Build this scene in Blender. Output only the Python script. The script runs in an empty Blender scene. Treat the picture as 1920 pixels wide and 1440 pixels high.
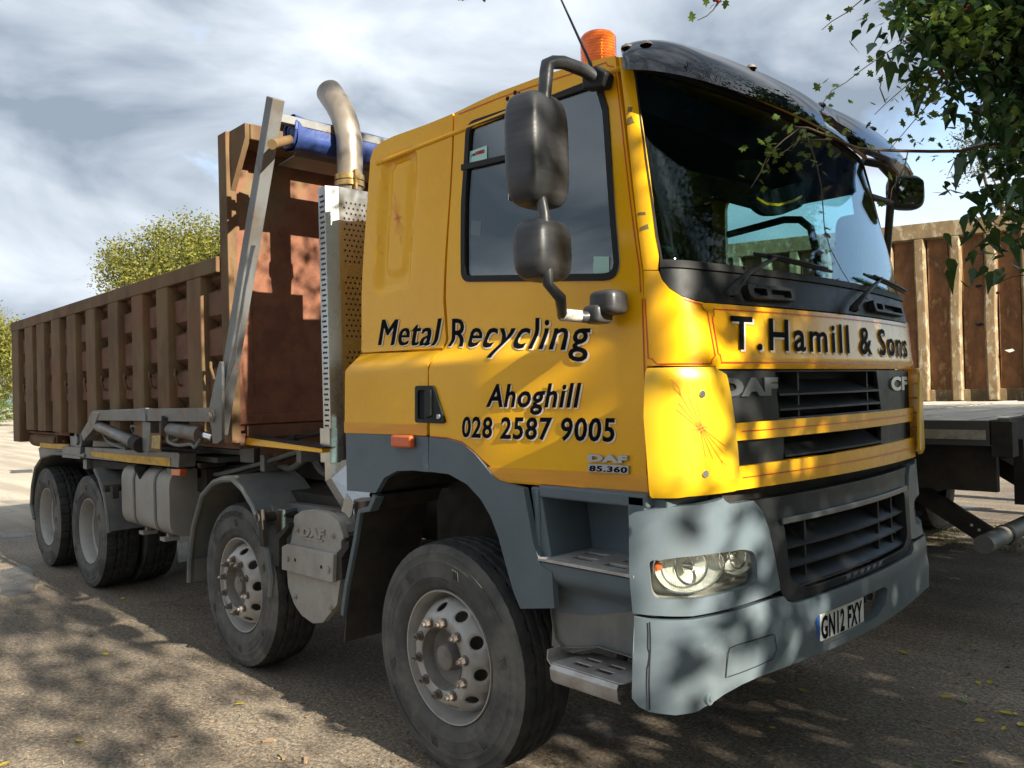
import bpy, bmesh, math, random
from mathutils import Vector, Matrix, noise
from mathutils.geometry import delaunay_2d_cdt
random.seed(7)
R=math.radians; PI=math.pi
D=bpy.data; scn=bpy.context.scene; COL=scn.collection
# ---------------------------------------------------------------- camera
CAM_LOC=(2.8727,-3.5176,1.7339); CAM_F=1500.8
CF,CRt,CU=(-0.720862,0.693027,0.008396),(0.692671,0.720801,-0.025563),(0.023768,0.012612,0.999638)
cam=D.cameras.new('camera'); co=D.objects.new('camera',cam); COL.objects.link(co); scn.camera=co
cam.sensor_width=36; cam.lens=36*CAM_F/1920; cam.clip_start=.05; cam.clip_end=2000
mw=Matrix.Identity(4)
for i in range(3):
    mw[i][0]=CRt[i]; mw[i][1]=CU[i]; mw[i][2]=-CF[i]; mw[i][3]=CAM_LOC[i]
co.matrix_world=mw
# ---------------------------------------------------------------- light
SUN_EL,SUN_AZ=27.0,1.0      # azimuth measured from +X towards +Y
sd_=Vector((math.cos(R(SUN_EL))*math.cos(R(SUN_AZ)),math.cos(R(SUN_EL))*math.sin(R(SUN_AZ)),math.sin(R(SUN_EL))))
sl=D.lights.new('sun','SUN'); sl.energy=4.1; sl.angle=R(.5); sl.color=(1,.93,.80)
so=D.objects.new('sun',sl); COL.objects.link(so); so.rotation_euler=sd_.to_track_quat('Z','Y').to_euler(); so.location=sd_*30
scn.view_settings.view_transform='Standard'; scn.view_settings.look='None'; scn.view_settings.gamma=1
scn.view_settings.use_curve_mapping=False
scn.view_settings.exposure=1.68
W=D.worlds.new('World'); scn.world=W; W.use_nodes=True
nt=W.node_tree; nt.nodes.clear()
def N(nt,t,**k):
    n=nt.nodes.new(t)
    for a,b in k.items():
        if a in n.inputs.keys() if isinstance(a,str) else False: n.inputs[a].default_value=b
        else: setattr(n,a,b)
    return n
def L(nt,a,b): nt.links.new(a,b)
wo=N(nt,'ShaderNodeOutputWorld'); bg=N(nt,'ShaderNodeBackground'); bg.inputs[1].default_value=.125
sky=N(nt,'ShaderNodeTexSky'); sky.sky_type='NISHITA'; sky.sun_disc=False
sky.sun_elevation=R(SUN_EL); sky.sun_rotation=R(90-SUN_AZ); sky.altitude=50; sky.air_density=1.0; sky.dust_density=.6
tc=N(nt,'ShaderNodeTexCoord'); mp=N(nt,'ShaderNodeMapping'); mp.inputs['Scale'].default_value=(1,1,2.4); mp.inputs['Location'].default_value=(3.1,.4,.9)
n1=N(nt,'ShaderNodeTexNoise'); n1.inputs['Scale'].default_value=2.0; n1.inputs['Detail'].default_value=10; n1.inputs['Roughness'].default_value=.56; n1.inputs['Distortion'].default_value=.35
n2=N(nt,'ShaderNodeTexNoise'); n2.inputs['Scale'].default_value=3.0; n2.inputs['Detail'].default_value=7; n2.inputs['Roughness'].default_value=.5; n2.inputs['Distortion'].default_value=.6
mp2=N(nt,'ShaderNodeMapping'); mp2.inputs['Scale'].default_value=(1,1,2.0); mp2.inputs['Location'].default_value=(-1.7,5.2,2.9)
L(nt,tc.outputs['Generated'],mp.inputs[0]); L(nt,tc.outputs['Generated'],mp2.inputs[0])
L(nt,mp.outputs[0],n1.inputs['Vector']); L(nt,mp2.outputs[0],n2.inputs['Vector'])
cr=N(nt,'ShaderNodeValToRGB'); e=cr.color_ramp.elements; e[0].position=.33; e[0].color=(0,0,0,1); e[1].position=.50; e[1].color=(1,1,1,1)
cc=N(nt,'ShaderNodeValToRGB'); e=cc.color_ramp.elements; e[0].position=.40; e[0].color=(.86,1.05,1.30,1); e[1].position=.70; e[1].color=(2.65,2.85,3.1,1)
L(nt,n1.outputs[0],cr.inputs[0]); L(nt,n2.outputs[0],cc.inputs[0])
# more cloud on the side away from +Y (left of the picture), more blue gaps towards +Y
sx=N(nt,'ShaderNodeSeparateXYZ'); L(nt,tc.outputs['Generated'],sx.inputs[0])
mr=N(nt,'ShaderNodeMapRange'); mr.inputs[1].default_value=.76; mr.inputs[2].default_value=.92; mr.inputs[3].default_value=.15; mr.inputs[4].default_value=-.19
L(nt,sx.outputs[1],mr.inputs[0])
ad=N(nt,'ShaderNodeMath'); ad.operation='ADD'; L(nt,n1.outputs[0],ad.inputs[0]); L(nt,mr.outputs[0],ad.inputs[1]); L(nt,ad.outputs[0],cr.inputs[0])
mx=N(nt,'ShaderNodeMix'); mx.data_type='RGBA'; L(nt,cr.outputs[0],mx.inputs[0]); L(nt,sky.outputs[0],mx.inputs[6]); L(nt,cc.outputs[0],mx.inputs[7])
L(nt,mx.outputs[2],bg.inputs[0]); L(nt,bg.outputs[0],wo.inputs[0])

# ---------------------------------------------------------------- materials
def mat(name,c1,c2=None,c3=None,scale=4.,rough=.5,metal=0.,bump=0.,bscale=60.,coat=0.,rvar=.0,detail=8,lo=.4,hi=.6,c3lo=.55,c3hi=.7,c3scale=1.3,stretch=(1,1,1),spec=.5,dust=None,dustz=None):
    m=D.materials.new(name); m.use_nodes=True; t=m.node_tree; p=t.nodes['Principled BSDF']
    tcn=N(t,'ShaderNodeTexCoord'); mpn=N(t,'ShaderNodeMapping'); mpn.inputs['Scale'].default_value=stretch; L(t,tcn.outputs['Object'],mpn.inputs[0])
    def nz(s,d=detail,r=.6,loc=(0,0,0)):
        n=N(t,'ShaderNodeTexNoise'); n.inputs['Scale'].default_value=s; n.inputs['Detail'].default_value=d; n.inputs['Roughness'].default_value=r
        L(t,mpn.outputs[0],n.inputs['Vector']); return n
    col=None
    p.inputs['Base Color'].default_value=(*c1,1)
    if c2:
        a=nz(scale); q=N(t,'ShaderNodeMapRange'); q.inputs[1].default_value=lo; q.inputs[2].default_value=hi; L(t,a.outputs[0],q.inputs[0])
        k=N(t,'ShaderNodeMix'); k.data_type='RGBA'; k.inputs[6].default_value=(*c1,1); k.inputs[7].default_value=(*c2,1); L(t,q.outputs[0],k.inputs[0]); col=k.outputs[2]
    if c3:
        a=nz(c3scale,6,.7); q=N(t,'ShaderNodeMapRange'); q.inputs[1].default_value=c3lo; q.inputs[2].default_value=c3hi; L(t,a.outputs[0],q.inputs[0])
        k=N(t,'ShaderNodeMix'); k.data_type='RGBA'; k.inputs[7].default_value=(*c3,1); L(t,q.outputs[0],k.inputs[0])
        if col: L(t,col,k.inputs[6])
        else: k.inputs[6].default_value=(*c1,1)
        col=k.outputs[2]
    if dust:   # road dirt, heavier low down on the vehicle
        a=nz(3.2,9,.65); sp=N(t,'ShaderNodeSeparateXYZ'); g=N(t,'ShaderNodeNewGeometry'); L(t,g.outputs['Position'],sp.inputs[0])
        q=N(t,'ShaderNodeMapRange'); q.inputs[1].default_value=dustz[0]; q.inputs[2].default_value=dustz[1]; q.inputs[3].default_value=dust[3]; q.inputs[4].default_value=dust[3]*.12; L(t,sp.outputs[2],q.inputs[0])
        q2=N(t,'ShaderNodeMapRange'); q2.inputs[1].default_value=.3; q2.inputs[2].default_value=.7; L(t,a.outputs[0],q2.inputs[0])
        mu=N(t,'ShaderNodeMath'); mu.operation='MULTIPLY'; L(t,q.outputs[0],mu.inputs[0]); L(t,q2.outputs[0],mu.inputs[1])
        k=N(t,'ShaderNodeMix'); k.data_type='RGBA'; k.inputs[7].default_value=(*dust[:3],1); L(t,mu.outputs[0],k.inputs[0])
        if col: L(t,col,k.inputs[6])
        else: k.inputs[6].default_value=(*c1,1)
        col=k.outputs[2]
    if col: L(t,col,p.inputs['Base Color'])
    p.inputs['Roughness'].default_value=rough; p.inputs['Metallic'].default_value=metal; p.inputs['Specular IOR Level'].default_value=(.22 if (spec==.5 and rough>=.55) else spec)
    if coat: p.inputs['Coat Weight'].default_value=coat; p.inputs['Coat Roughness'].default_value=.08
    if rvar:
        a=nz(7,8,.65); q=N(t,'ShaderNodeMapRange'); q.inputs[1].default_value=.3; q.inputs[2].default_value=.7; q.inputs[3].default_value=rough-rvar; q.inputs[4].default_value=rough+rvar
        L(t,a.outputs[0],q.inputs[0]); L(t,q.outputs[0],p.inputs['Roughness'])
    if bump:
        a=nz(bscale,6,.6); b=N(t,'ShaderNodeBump'); b.inputs['Strength'].default_value=bump; b.inputs['Distance'].default_value=.02; L(t,a.outputs[0],b.inputs['Height']); L(t,b.outputs[0],p.inputs['Normal'])
    return m
DUST=(.30,.27,.22,.55)
MT={}
MT['yellow']=mat('yellow paint',(.90,.46,.004),(.84,.41,.004),scale=1.5,rough=.26,coat=.15,spec=.28,rvar=.06,bump=.02,bscale=3,dust=(.45,.30,.10,.10),dustz=(1.2,2.4))
MT['yellow_corner']=mat('yellow moulded plastic',(.86,.50,.01),(.82,.46,.01),scale=2,rough=.33,coat=.2,bump=.03,bscale=5)
MT['orange_strip']=mat('orange faded strip',(.80,.36,.02),(.72,.30,.02),scale=6,rough=.5,stretch=(.3,1,3))
MT['grey']=mat('blue grey moulded plastic',(.112,.148,.170),(.095,.126,.145),(.15,.172,.18),scale=3,rough=.42,spec=.3,rvar=.08,bump=.02,bscale=90,c3lo=.62,c3hi=.75,c3scale=9,dust=(.24,.23,.20,.35),dustz=(.3,1.5))
MT['black']=mat('black plastic',(.012,.013,.014),(.021,.022,.023),scale=8,rough=.5,spec=.25,rvar=.08,bump=.03,bscale=200)
MT['worn_black']=mat('weathered black plastic',(.030,.031,.033),(.060,.060,.062),scale=3,rough=.42,rvar=.1,bump=.04,bscale=60,stretch=(1,1,9),lo=.45,hi=.8)
MT['rubber']=mat('black rubber seal',(.02,.02,.02),rough=.6)
MT['dark']=mat('dark chassis',(.022,.021,.02),(.045,.038,.03),scale=6,rough=.75,spec=.2,bump=.1,bscale=25,dust=(.13,.115,.095,.5),dustz=(.2,1.6))
MT['tyre']=mat('dusty tyre rubber',(.07,.068,.064),(.12,.113,.10),(.20,.185,.15),scale=5,rough=.8,spec=.2,bump=.06,bscale=80,c3lo=.5,c3hi=.72,c3scale=2.2)
MT['tread']=mat('tyre tread rubber',(.03,.03,.03),(.055,.052,.047),scale=9,spec=.2,rough=.8,bump=.12,bscale=120)
MT['rim']=mat('dusty painted wheel',(.44,.42,.385),(.36,.335,.295),(.28,.245,.195),scale=5,rough=.5,metal=.2,bump=.03,bscale=60,c3lo=.55,c3hi=.75,c3scale=5)
MT['nut']=mat('rusty wheel nut',(.24,.215,.19),(.15,.12,.10),scale=30,rough=.6,metal=.4,lo=.4,hi=.6)
MT['hub']=mat('dusty hub',(.24,.215,.185),(.17,.15,.13),scale=9,rough=.75,bump=.1,bscale=60)
MT['dusty']=mat('dust covered metal',(.34,.315,.275),(.29,.265,.23),(.40,.38,.33),scale=3,rough=.6,metal=.1,bump=.03,bscale=40)
MT['guard']=mat('dusty grey mudguard',(.13,.14,.135),(.20,.19,.165),(.25,.23,.19),scale=3,rough=.55,bump=.04,bscale=50,c3lo=.5,c3hi=.7)
MT['frame']=mat('worn grey steel',(.175,.18,.18),(.13,.12,.105),(.15,.085,.05),scale=3.5,rough=.5,metal=.2,bump=.06,bscale=40,c3lo=.56,c3hi=.66,c3scale=5)
MT['steel']=mat('stainless sheet',(.50,.51,.50),(.42,.42,.41),scale=3,rough=.28,metal=.9,rvar=.08)
MT['brass_steel']=mat('heat stained pipe',(.36,.31,.25),(.25,.20,.15),(.17,.12,.085),scale=4,rough=.42,metal=.6,rvar=.1,bump=.05,bscale=50,stretch=(1,1,.5))
MT['clamp']=mat('golden pipe clamp',(.55,.38,.14),(.42,.25,.10),scale=20,rough=.35,metal=.8)
MT['chrome']=mat('chromed rod',(.75,.75,.75),rough=.12,metal=1)
MT['galv']=mat('scuffed aluminium',(.56,.53,.49),(.40,.36,.32),scale=9,rough=.42,metal=.3,bump=.1,bscale=60)
MT['rust']=mat('rusty brown painted steel',(.165,.078,.046),(.115,.055,.034),(.14,.098,.055),scale=5,rough=.75,bump=.15,bscale=35,c3lo=.5,c3hi=.72,c3scale=1.6)
MT['rust_rib']=mat('olive brown weathered steel',(.165,.108,.050),(.115,.066,.032),(.19,.085,.045),scale=4,rough=.75,bump=.15,bscale=35,c3lo=.5,c3hi=.65,c3scale=2.5,stretch=(1,1,.5))
MT['rust_wall']=mat('rust red front wall',(.215,.090,.050),(.145,.060,.036),(.16,.125,.065),scale=7,rough=.8,bump=.2,bscale=60,c3lo=.54,c3hi=.70,c3scale=1.4)
MT['skip_panel']=mat('rusty mottled panel',(.26,.125,.055),(.13,.06,.03),(.38,.22,.10),scale=6,rough=.8,bump=.3,bscale=9,c3lo=.55,c3hi=.68,c3scale=6,stretch=(1,1,.5))
MT['skip_rib']=mat('peeling beige rib paint',(.24,.17,.09),(.18,.12,.062),(.33,.28,.19),scale=9,rough=.8,bump=.15,bscale=40,c3lo=.53,c3hi=.58,c3scale=11,stretch=(1,1,.5))
MT['deck']=mat('pale wooden deck',(.50,.46,.39),(.40,.36,.30),(.25,.21,.17),scale=3,rough=.85,bump=.1,stretch=(3,.5,1),c3lo=.6,c3hi=.66,c3scale=8)
MT['red']=mat('red pinstripe',(.55,.03,.01),rough=.4)
MT['text_black']=mat('black vinyl lettering',(.005,.005,.007),rough=.7,spec=.05)
MT['text_cream']=mat('cream vinyl lettering',(.80,.72,.60),rough=.4)
MT['badge']=mat('silver badge',(.42,.43,.44),rough=.35,metal=.6)
MT['badge_dark']=mat('dark grey badge',(.10,.105,.11),rough=.35,metal=.3)
MT['amber']=mat('orange reflector',(.75,.14,.03),(.6,.11,.03),scale=90,rough=.3)
MT['white']=mat('white plate',(.72,.72,.68),rough=.4)
MT['sticker']=mat('pale green sticker',(.42,.66,.58),rough=.4)
MT['plate_blue']=mat('blue plate band',(.02,.10,.35),rough=.4)
MT['warn']=mat('faded yellow notice',(.52,.38,.12),(.36,.26,.14),(.30,.07,.04),scale=25,rough=.7,c3lo=.57,c3hi=.62,c3scale=16)
MT['yellow_tape']=mat('worn yellow tape',(.66,.38,.03),(.50,.28,.06),(.20,.17,.13),scale=12,rough=.55,c3lo=.6,c3hi=.68,c3scale=14)
MT['reflector_strip']=mat('dirty silver strip',(.42,.42,.38),(.30,.29,.25),(.07,.07,.06),scale=14,rough=.5,c3lo=.6,c3hi=.64,c3scale=20)
MT['blue_tarp']=mat('blue tarpaulin',(.028,.06,.22),(.02,.04,.14),scale=6,rough=.5,bump=.3,bscale=14)
MT['galv_grey']=mat('grey sheet housing',(.20,.215,.19),(.17,.18,.16),scale=4,rough=.4,metal=.3)
MT['interior']=mat('cab interior trim',(.012,.014,.018),(.02,.022,.026),scale=6,rough=.8)
MT['bark']=mat('grey brown bark',(.10,.075,.055),(.055,.042,.032),scale=12,rough=.9,bump=.5,bscale=30)
MT['twig']=mat('brown twig',(.09,.06,.04),(.06,.045,.03),scale=30,rough=.8)
MT['berry']=mat('dark red haw berry',(.22,.015,.015),rough=.3)
MT['paint_chip']=mat('chipped primer',(.22,.17,.06),(.12,.10,.05),scale=30,rough=.7)
MT['white_chip']=mat('flaked white paint',(.65,.62,.55),(.3,.28,.24),scale=60,rough=.7)
MT['puddle']=mat('damp patch',(.06,.054,.047),(.10,.09,.075),scale=9,rough=.38,spec=.35,bump=.5,bscale=70)
def leafmat(name,c1,c2,c3,trans=.35,rough=.45):
    m=D.materials.new(name); m.use_nodes=True; t=m.node_tree; p=t.nodes['Principled BSDF']; o=t.nodes['Material Output']
    g=N(t,'ShaderNodeNewGeometry'); r=N(t,'ShaderNodeValToRGB'); e=r.color_ramp.elements
    e[0].color=(*c1,1); e[1].color=(*c3,1); x=e.new(.5); x.color=(*c2,1); e[1].position=.5 
    L(t,g.outputs['Random Per Island'],r.inputs[0]); L(t,r.outputs[0],p.inputs['Base Color']); p.inputs['Roughness'].default_value=rough
    tr=N(t,'ShaderNodeBsdfTranslucent'); L(t,r.outputs[0],tr.inputs[0]); ms=N(t,'ShaderNodeMixShader'); ms.inputs[0].default_value=trans
    L(t,p.outputs[0],ms.inputs[1]); L(t,tr.outputs[0],ms.inputs[2]); L(t,ms.outputs[0],o.inputs[0]); return m
MT['leaf_green']=leafmat('hawthorn leaves',(.13,.20,.03),(.085,.14,.022),(.20,.25,.055))
MT['leaf_dark']=leafmat('dark ivy leaves',(.03,.07,.02),(.045,.10,.028),(.07,.14,.04),.25,.3)
MT['leaf_autumn']=leafmat('autumn turning leaves',(.19,.20,.035),(.28,.25,.055),(.12,.16,.03),.4)
MT['leaf_far']=leafmat('far green leaves',(.07,.12,.03),(.12,.16,.04),(.20,.18,.05),.3)
MT['fallen_yellow']=leafmat('fallen yellow leaf',(.62,.50,.03),(.55,.42,.03),(.62,.55,.08),.15)
MT['fallen_brown']=leafmat('fallen brown leaf',(.28,.12,.05),(.20,.10,.05),(.34,.17,.07),.1)
MT['fallen_green']=leafmat('fallen green leaf',(.16,.24,.06),(.22,.28,.10),(.12,.20,.05),.1)
MT['litter']=leafmat('dry straw and needle litter',(.56,.42,.25),(.34,.22,.12),(.15,.085,.045),.1,.8)
MT['dead_leaf']=leafmat('withered dark leaves',(.05,.03,.02),(.03,.02,.015),(.07,.04,.02),.1)
def glassmat(name,tint,alpha=.9,rough=.0,ior=1.45,base=(.02,.03,.035)):
    m=D.materials.new(name); m.use_nodes=True; t=m.node_tree; t.nodes.clear(); o=N(t,'ShaderNodeOutputMaterial')
    tr=N(t,'ShaderNodeBsdfTransparent'); tr.inputs[0].default_value=(*tint,1); gl=N(t,'ShaderNodeBsdfGlossy'); gl.inputs[1].default_value=rough
    fr=N(t,'ShaderNodeFresnel'); gb=N(t,'ShaderNodeNewGeometry'); qi=N(t,'ShaderNodeMapRange'); qi.inputs[3].default_value=ior; qi.inputs[4].default_value=1/ior; L(t,gb.outputs['Backfacing'],qi.inputs[0]); L(t,qi.outputs[0],fr.inputs[0]); ms=N(t,'ShaderNodeMixShader')
    L(t,fr.outputs[0],ms.inputs[0]); L(t,tr.outputs[0],ms.inputs[1]); L(t,gl.outputs[0],ms.inputs[2]); L(t,ms.outputs[0],o.inputs[0]); return m
MT['windscreen']=glassmat('tinted windscreen glass',(.72,.88,.88),ior=1.5)
MT['side_glass']=glassmat('side window glass',(.5,.62,.63),ior=2.2)
MT['lamp_glass']=glassmat('clear lamp glass',(.92,.93,.9),ior=1.4)
MT['smoke']=glassmat('smoked acrylic',(.10,.11,.13),ior=1.9,rough=.02)
MT['lamp_silver']=mat('silvered lamp housing',(.62,.62,.60),(.5,.5,.48),scale=30,rough=.28,metal=.25)
MT['mirror_glass']=mat('mirror glass',(.6,.6,.6),rough=.02,metal=1)
MT['reflector']=mat('lamp reflector',(.88,.88,.86),(.62,.62,.60),scale=40,rough=.2,metal=.35,bump=.3,bscale=70,stretch=(1,1,.2))
b_=mat('amber beacon lens',(.85,.20,.01),(.70,.13,.01),scale=30,rough=.2); b_.node_tree.nodes['Principled BSDF'].inputs['Transmission Weight'].default_value=.35
MT['beacon']=b_

# ---------------------------------------------------------------- object helpers
def tag(o,label=None,cat=None,group=None,kind=None):
    if label: o['label']=label
    if cat: o['category']=cat
    if group: o['group']=group
    if kind: o['kind']=kind
    return o
def thing(name,label,cat,loc=(0,0,0),rz=0,group=None):
    o=D.objects.new(name,None); COL.objects.link(o); o.location=loc; o.rotation_euler=(0,0,rz); o.empty_display_size=.2
    return tag(o,label,cat,group)
def link(name,me,parent=None,m=None):
    if m is not None and not me.materials: me.materials.append(MT[m] if isinstance(m,str) else m)
    o=D.objects.new(name,me); COL.objects.link(o)
    if parent: o.parent=parent
    return o
def fin(me,ang=38,smooth=True):
    me.validate(); me.update()
    if smooth:
        me.polygons.foreach_set('use_smooth',[True]*len(me.polygons)); me.set_sharp_from_angle(angle=R(ang))
    return me
class MB:
    def __init__(s): s.v=[]; s.f=[]
    def add(s,vs,fs):
        k=len(s.v); s.v+= [tuple(q) for q in vs]; s.f+=[tuple(i+k for i in f) for f in fs]; return s
    def box(s,a,b,rot=None):
        (x0,y0,z0),(x1,y1,z1)=[tuple(min(p,q) for p,q in zip(a,b)),tuple(max(p,q) for p,q in zip(a,b))]
        vs=[(x,y,z) for x in(x0,x1) for y in(y0,y1) for z in(z0,z1)]
        if rot: vs=[tuple(rot@Vector(q)) for q in vs]
        return s.add(vs,[(0,1,3,2),(4,6,7,5),(0,4,5,1),(2,3,7,6),(0,2,6,4),(1,5,7,3)])
    def bar(s,p,q,w,h,up=(0,0,1)):   # box beam from p to q, w across, h along up
        p,q=Vector(p),Vector(q); d=(q-p).normalized(); u=Vector(up); u=(u-d*u.dot(d)).normalized(); r=d.cross(u)
        vs=[c+r*(w/2*a)+u*(h/2*b) for c in(p,q) for a in(-1,1) for b in(-1,1)]
        return s.add(vs,[(0,1,3,2),(4,6,7,5),(0,4,5,1),(2,3,7,6),(0,2,6,4),(1,5,7,3)])
    def tube(s,pts,r,n=12,caps=True):
        pts=[Vector(p) for p in pts]; rr=r if isinstance(r,(list,tuple)) else [r]*len(pts); rings=[]; u=None
        for i,p in enumerate(pts):
            d=(pts[min(i+1,len(pts)-1)]-pts[max(i-1,0)]).normalized()
            if u is None: u=d.orthogonal().normalized()
            u=(u-d*u.dot(d)).normalized(); w=d.cross(u)
            rings.append([p+(u*math.cos(2*PI*k/n)+w*math.sin(2*PI*k/n))*rr[i] for k in range(n)])
        vs=[q for g in rings for q in g]; fs=[]
        for i in range(len(pts)-1):
            for k in range(n): fs.append((i*n+k,i*n+(k+1)%n,(i+1)*n+(k+1)%n,(i+1)*n+k))
        if caps: fs.append(tuple(range(n-1,-1,-1))); fs.append(tuple((len(pts)-1)*n+k for k in range(n)))
        return s.add(vs,fs)
    def lathe(s,prof,n=48,c=(0,0,0),ax='y',closed=False,caps=False):   # prof: (radius, axial)
        vs=[]
        for r,a in prof:
            for k in range(n):
                t=2*PI*k/n; x,z=r*math.cos(t),r*math.sin(t)
                vs.append({'y':(c[0]+x,c[1]+a,c[2]+z),'x':(c[0]+a,c[1]+x,c[2]+z),'z':(c[0]+x,c[1]+z,c[2]+a)}[ax])
        fs=[]; m=len(prof)
        for i in range(m if closed else m-1):
            j=(i+1)%m
            for k in range(n): fs.append((i*n+k,j*n+k,j*n+(k+1)%n,i*n+(k+1)%n))
        if caps: fs.append(tuple(range(n))); fs.append(tuple((m-1)*n+k for k in range(n-1,-1,-1)))
        return s.add(vs,fs)
    def prism(s,poly,a0,a1,ax='y'):   # 2D polygon extruded along an axis: y -> poly is (x,z); x -> (y,z); z -> (x,y)
        def P(q,a): return {'y':(q[0],a,q[1]),'x':(a,q[0],q[1]),'z':(q[0],q[1],a)}[ax]
        n=len(poly); vs=[P(q,a0) for q in poly]+[P(q,a1) for q in poly]
        r=delaunay_2d_cdt([Vector(q) for q in poly],[(i,(i+1)%n) for i in range(n)],[],0,1e-6)
        tr=[t for t in r[2] if inpoly(sum((r[0][i] for i in t),Vector((0,0)))/3,poly) and max(t)<n]
        fs=[tuple(t) for t in tr]+[tuple(i+n for i in reversed(t)) for t in tr]
        for i in range(n): j=(i+1)%n; fs.append((i,j,j+n,i+n))
        return s.add(vs,fs)
    def strip(s,pl,a0,a1,th,ax='y'):   # thin sheet following a polyline, extruded along an axis, with thickness
        n=len(pl); up=[]
        for i in range(n):
            p,q=Vector(pl[max(i-1,0)]),Vector(pl[min(i+1,n-1)]); d=(q-p).normalized(); up.append((pl[i][0]-d.y*th,pl[i][1]+d.x*th))
        def P(q,a): return {'y':(q[0],a,q[1]),'x':(a,q[0],q[1])}[ax]
        vs=[]
        for i in range(n): vs+=[P(pl[i],a0),P(pl[i],a1),P(up[i],a1),P(up[i],a0)]
        fs=[(0,1,2,3),tuple(4*(n-1)+k for k in(3,2,1,0))]
        for i in range(n-1):
            for k in range(4): fs.append((4*i+k,4*i+4+k,4*i+4+(k+1)%4,4*i+(k+1)%4))
        return s.add(vs,fs)
    def build(s,name,m,parent=None,bevel=0,seg=2,ang=38,smooth=True,fix=True):
        me=D.meshes.new(name); me.from_pydata(s.v,[],s.f); me.update()
        if fix:
            b=bmesh.new(); b.from_mesh(me); bmesh.ops.recalc_face_normals(b,faces=b.faces); b.to_mesh(me); b.free()
        fin(me,ang,smooth); o=link(name,me,parent,m)
        if bevel: bev(o,bevel,seg)
        return o
def bev(o,w,seg=2,ang=40):
    b=o.modifiers.new('bevel','BEVEL'); b.width=w; b.segments=seg; b.limit_method='ANGLE'; b.angle_limit=R(ang); b.harden_normals=True
def inpoly(p,poly):
    x,y=p[0],p[1]; c=False; n=len(poly); j=n-1
    for i in range(n):
        xi,yi=poly[i]; xj,yj=poly[j]
        if (yi>y)!=(yj>y) and x<(xj-xi)*(y-yi)/(yj-yi)+xi: c=not c
        j=i
    return c
def rnd(poly,r,n=5):
    out=[]; m=len(poly)
    for i in range(m):
        p,a,b=Vector(poly[i]),Vector(poly[i-1]),Vector(poly[(i+1)%m]); ra=r[i] if isinstance(r,(list,tuple)) else r
        if ra<=0: out.append(tuple(p)); continue
        da,db=(a-p),(b-p); k=min(ra,da.length*.48,db.length*.48); A=p+da.normalized()*k; B=p+db.normalized()*k
        for j in range(n+1):
            t=j/n; out.append(tuple(A*(1-t)**2+p*2*t*(1-t)+B*t*t))
    return out
def shrink(poly,d):
    n=len(poly); ar=sum(poly[i-1][0]*poly[i][1]-poly[i][0]*poly[i-1][1] for i in range(n)); sg=1 if ar>0 else -1; out=[]
    for i in range(n):
        a,p,b=Vector(poly[i-1]),Vector(poly[i]),Vector(poly[(i+1)%n]); d1=(p-a).normalized(); d2=(b-p).normalized()
        n1=Vector((-d1.y,d1.x))*sg; n2=Vector((-d2.y,d2.x))*sg; m=(n1+n2)
        if m.length<1e-6: m=n1
        m.normalize(); k=d/max(.35,m.dot(n1)); out.append(tuple(p+m*k))
    return out
import math
def lerp(t,a,b): return a+(b-a)*t
def tab(T,z):
    if z<=T[0][0]: return T[0][1]
    for (a,p),(b,q) in zip(T,T[1:]):
        if z<=b:
            t=(z-a)/(b-a); return p+(q-p)*t
    return T[-1][1]
def sst(t):
    t=min(1.0,max(0.0,t)); return t*t*(3-2*t)
FC=[(1.2,1.36),(1.35,1.366),(1.8,1.363),(2.02,1.341),(2.18,1.31),(2.35,1.272),(2.94,1.12),(3.15,1.06)]
XA=[(2.16,1.10),(2.98,.99),(3.2,.96)]
LC=[(.36,1.30),(.45,1.35),(.6,1.40),(.87,1.405),(.95,1.39),(1.3,1.37)]
def bez(P,Q,R,s): return tuple((1-s)**2*p+2*s*(1-s)*q+s*s*r for p,q,r in zip(P,Q,R))
def S_up(a,z,o=0.0):
    # plan curve of the upper cab: a in [-1,1] front face, beyond that the rounded corners
    s=-1 if a<0 else 1; m=abs(a); f=tab(FC,z)
    if m<=1: return (f-.08*(a*.93)**2, a*.93, z)
    B=(f-.08*.93**2,.93); A=(tab(XA,z),1.13-.03*sst((z-2.2)/.8)); Q=(B[0]-.15*(A[1]-.93),A[1])
    p=bez(A,Q,B,2-m); return (p[0],s*p[1],z)
def S_lo(a,z,o=0.0):
    s=-1 if a<0 else 1; m=abs(a); f=tab(LC,z)
    if m<=1: return (f-.10*(a*.85)**2, a*.85, z)
    B=(f-.10*.85**2,.85); w=1.235-.06*sst((.55-z)/.2); A=(1.02,w); Q=(B[0]-.17*(w-.85),w)
    p=bez(A,Q,B,2-m); return (p[0],s*p[1],z)
def S_side(x,z,o=0.0):
    y=1.13-.035*sst((z-2.2)/.8)+.09*sst((1.99-z)/.13)*(1-sst((x-.2)/.85))
    return (x,-y,z)
def S_skirt(x,z,o=0.0): return (x,-1.225+0.012*sst((.95-z)/.3),z)
SURF={'up':S_up,'lo':S_lo,'side':S_side,'skirt':S_skirt}
def S_df(a,z,o=0.0):
    # free-standing corner air deflector: a in [-2,-1]
    s=-1 if a<0 else 1; m=abs(a); f=tab(FC,z)+.02; w=1.215
    B=(f-.08*.90**2,.90); A=(1.09,w); Q=(B[0]-.03,w)
    if m<=1: return (B[0],s*(.9-(1-m)*.3),z)
    p=bez(A,Q,B,2-m); return (p[0],s*p[1],z)
SURF['df']=S_df

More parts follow.
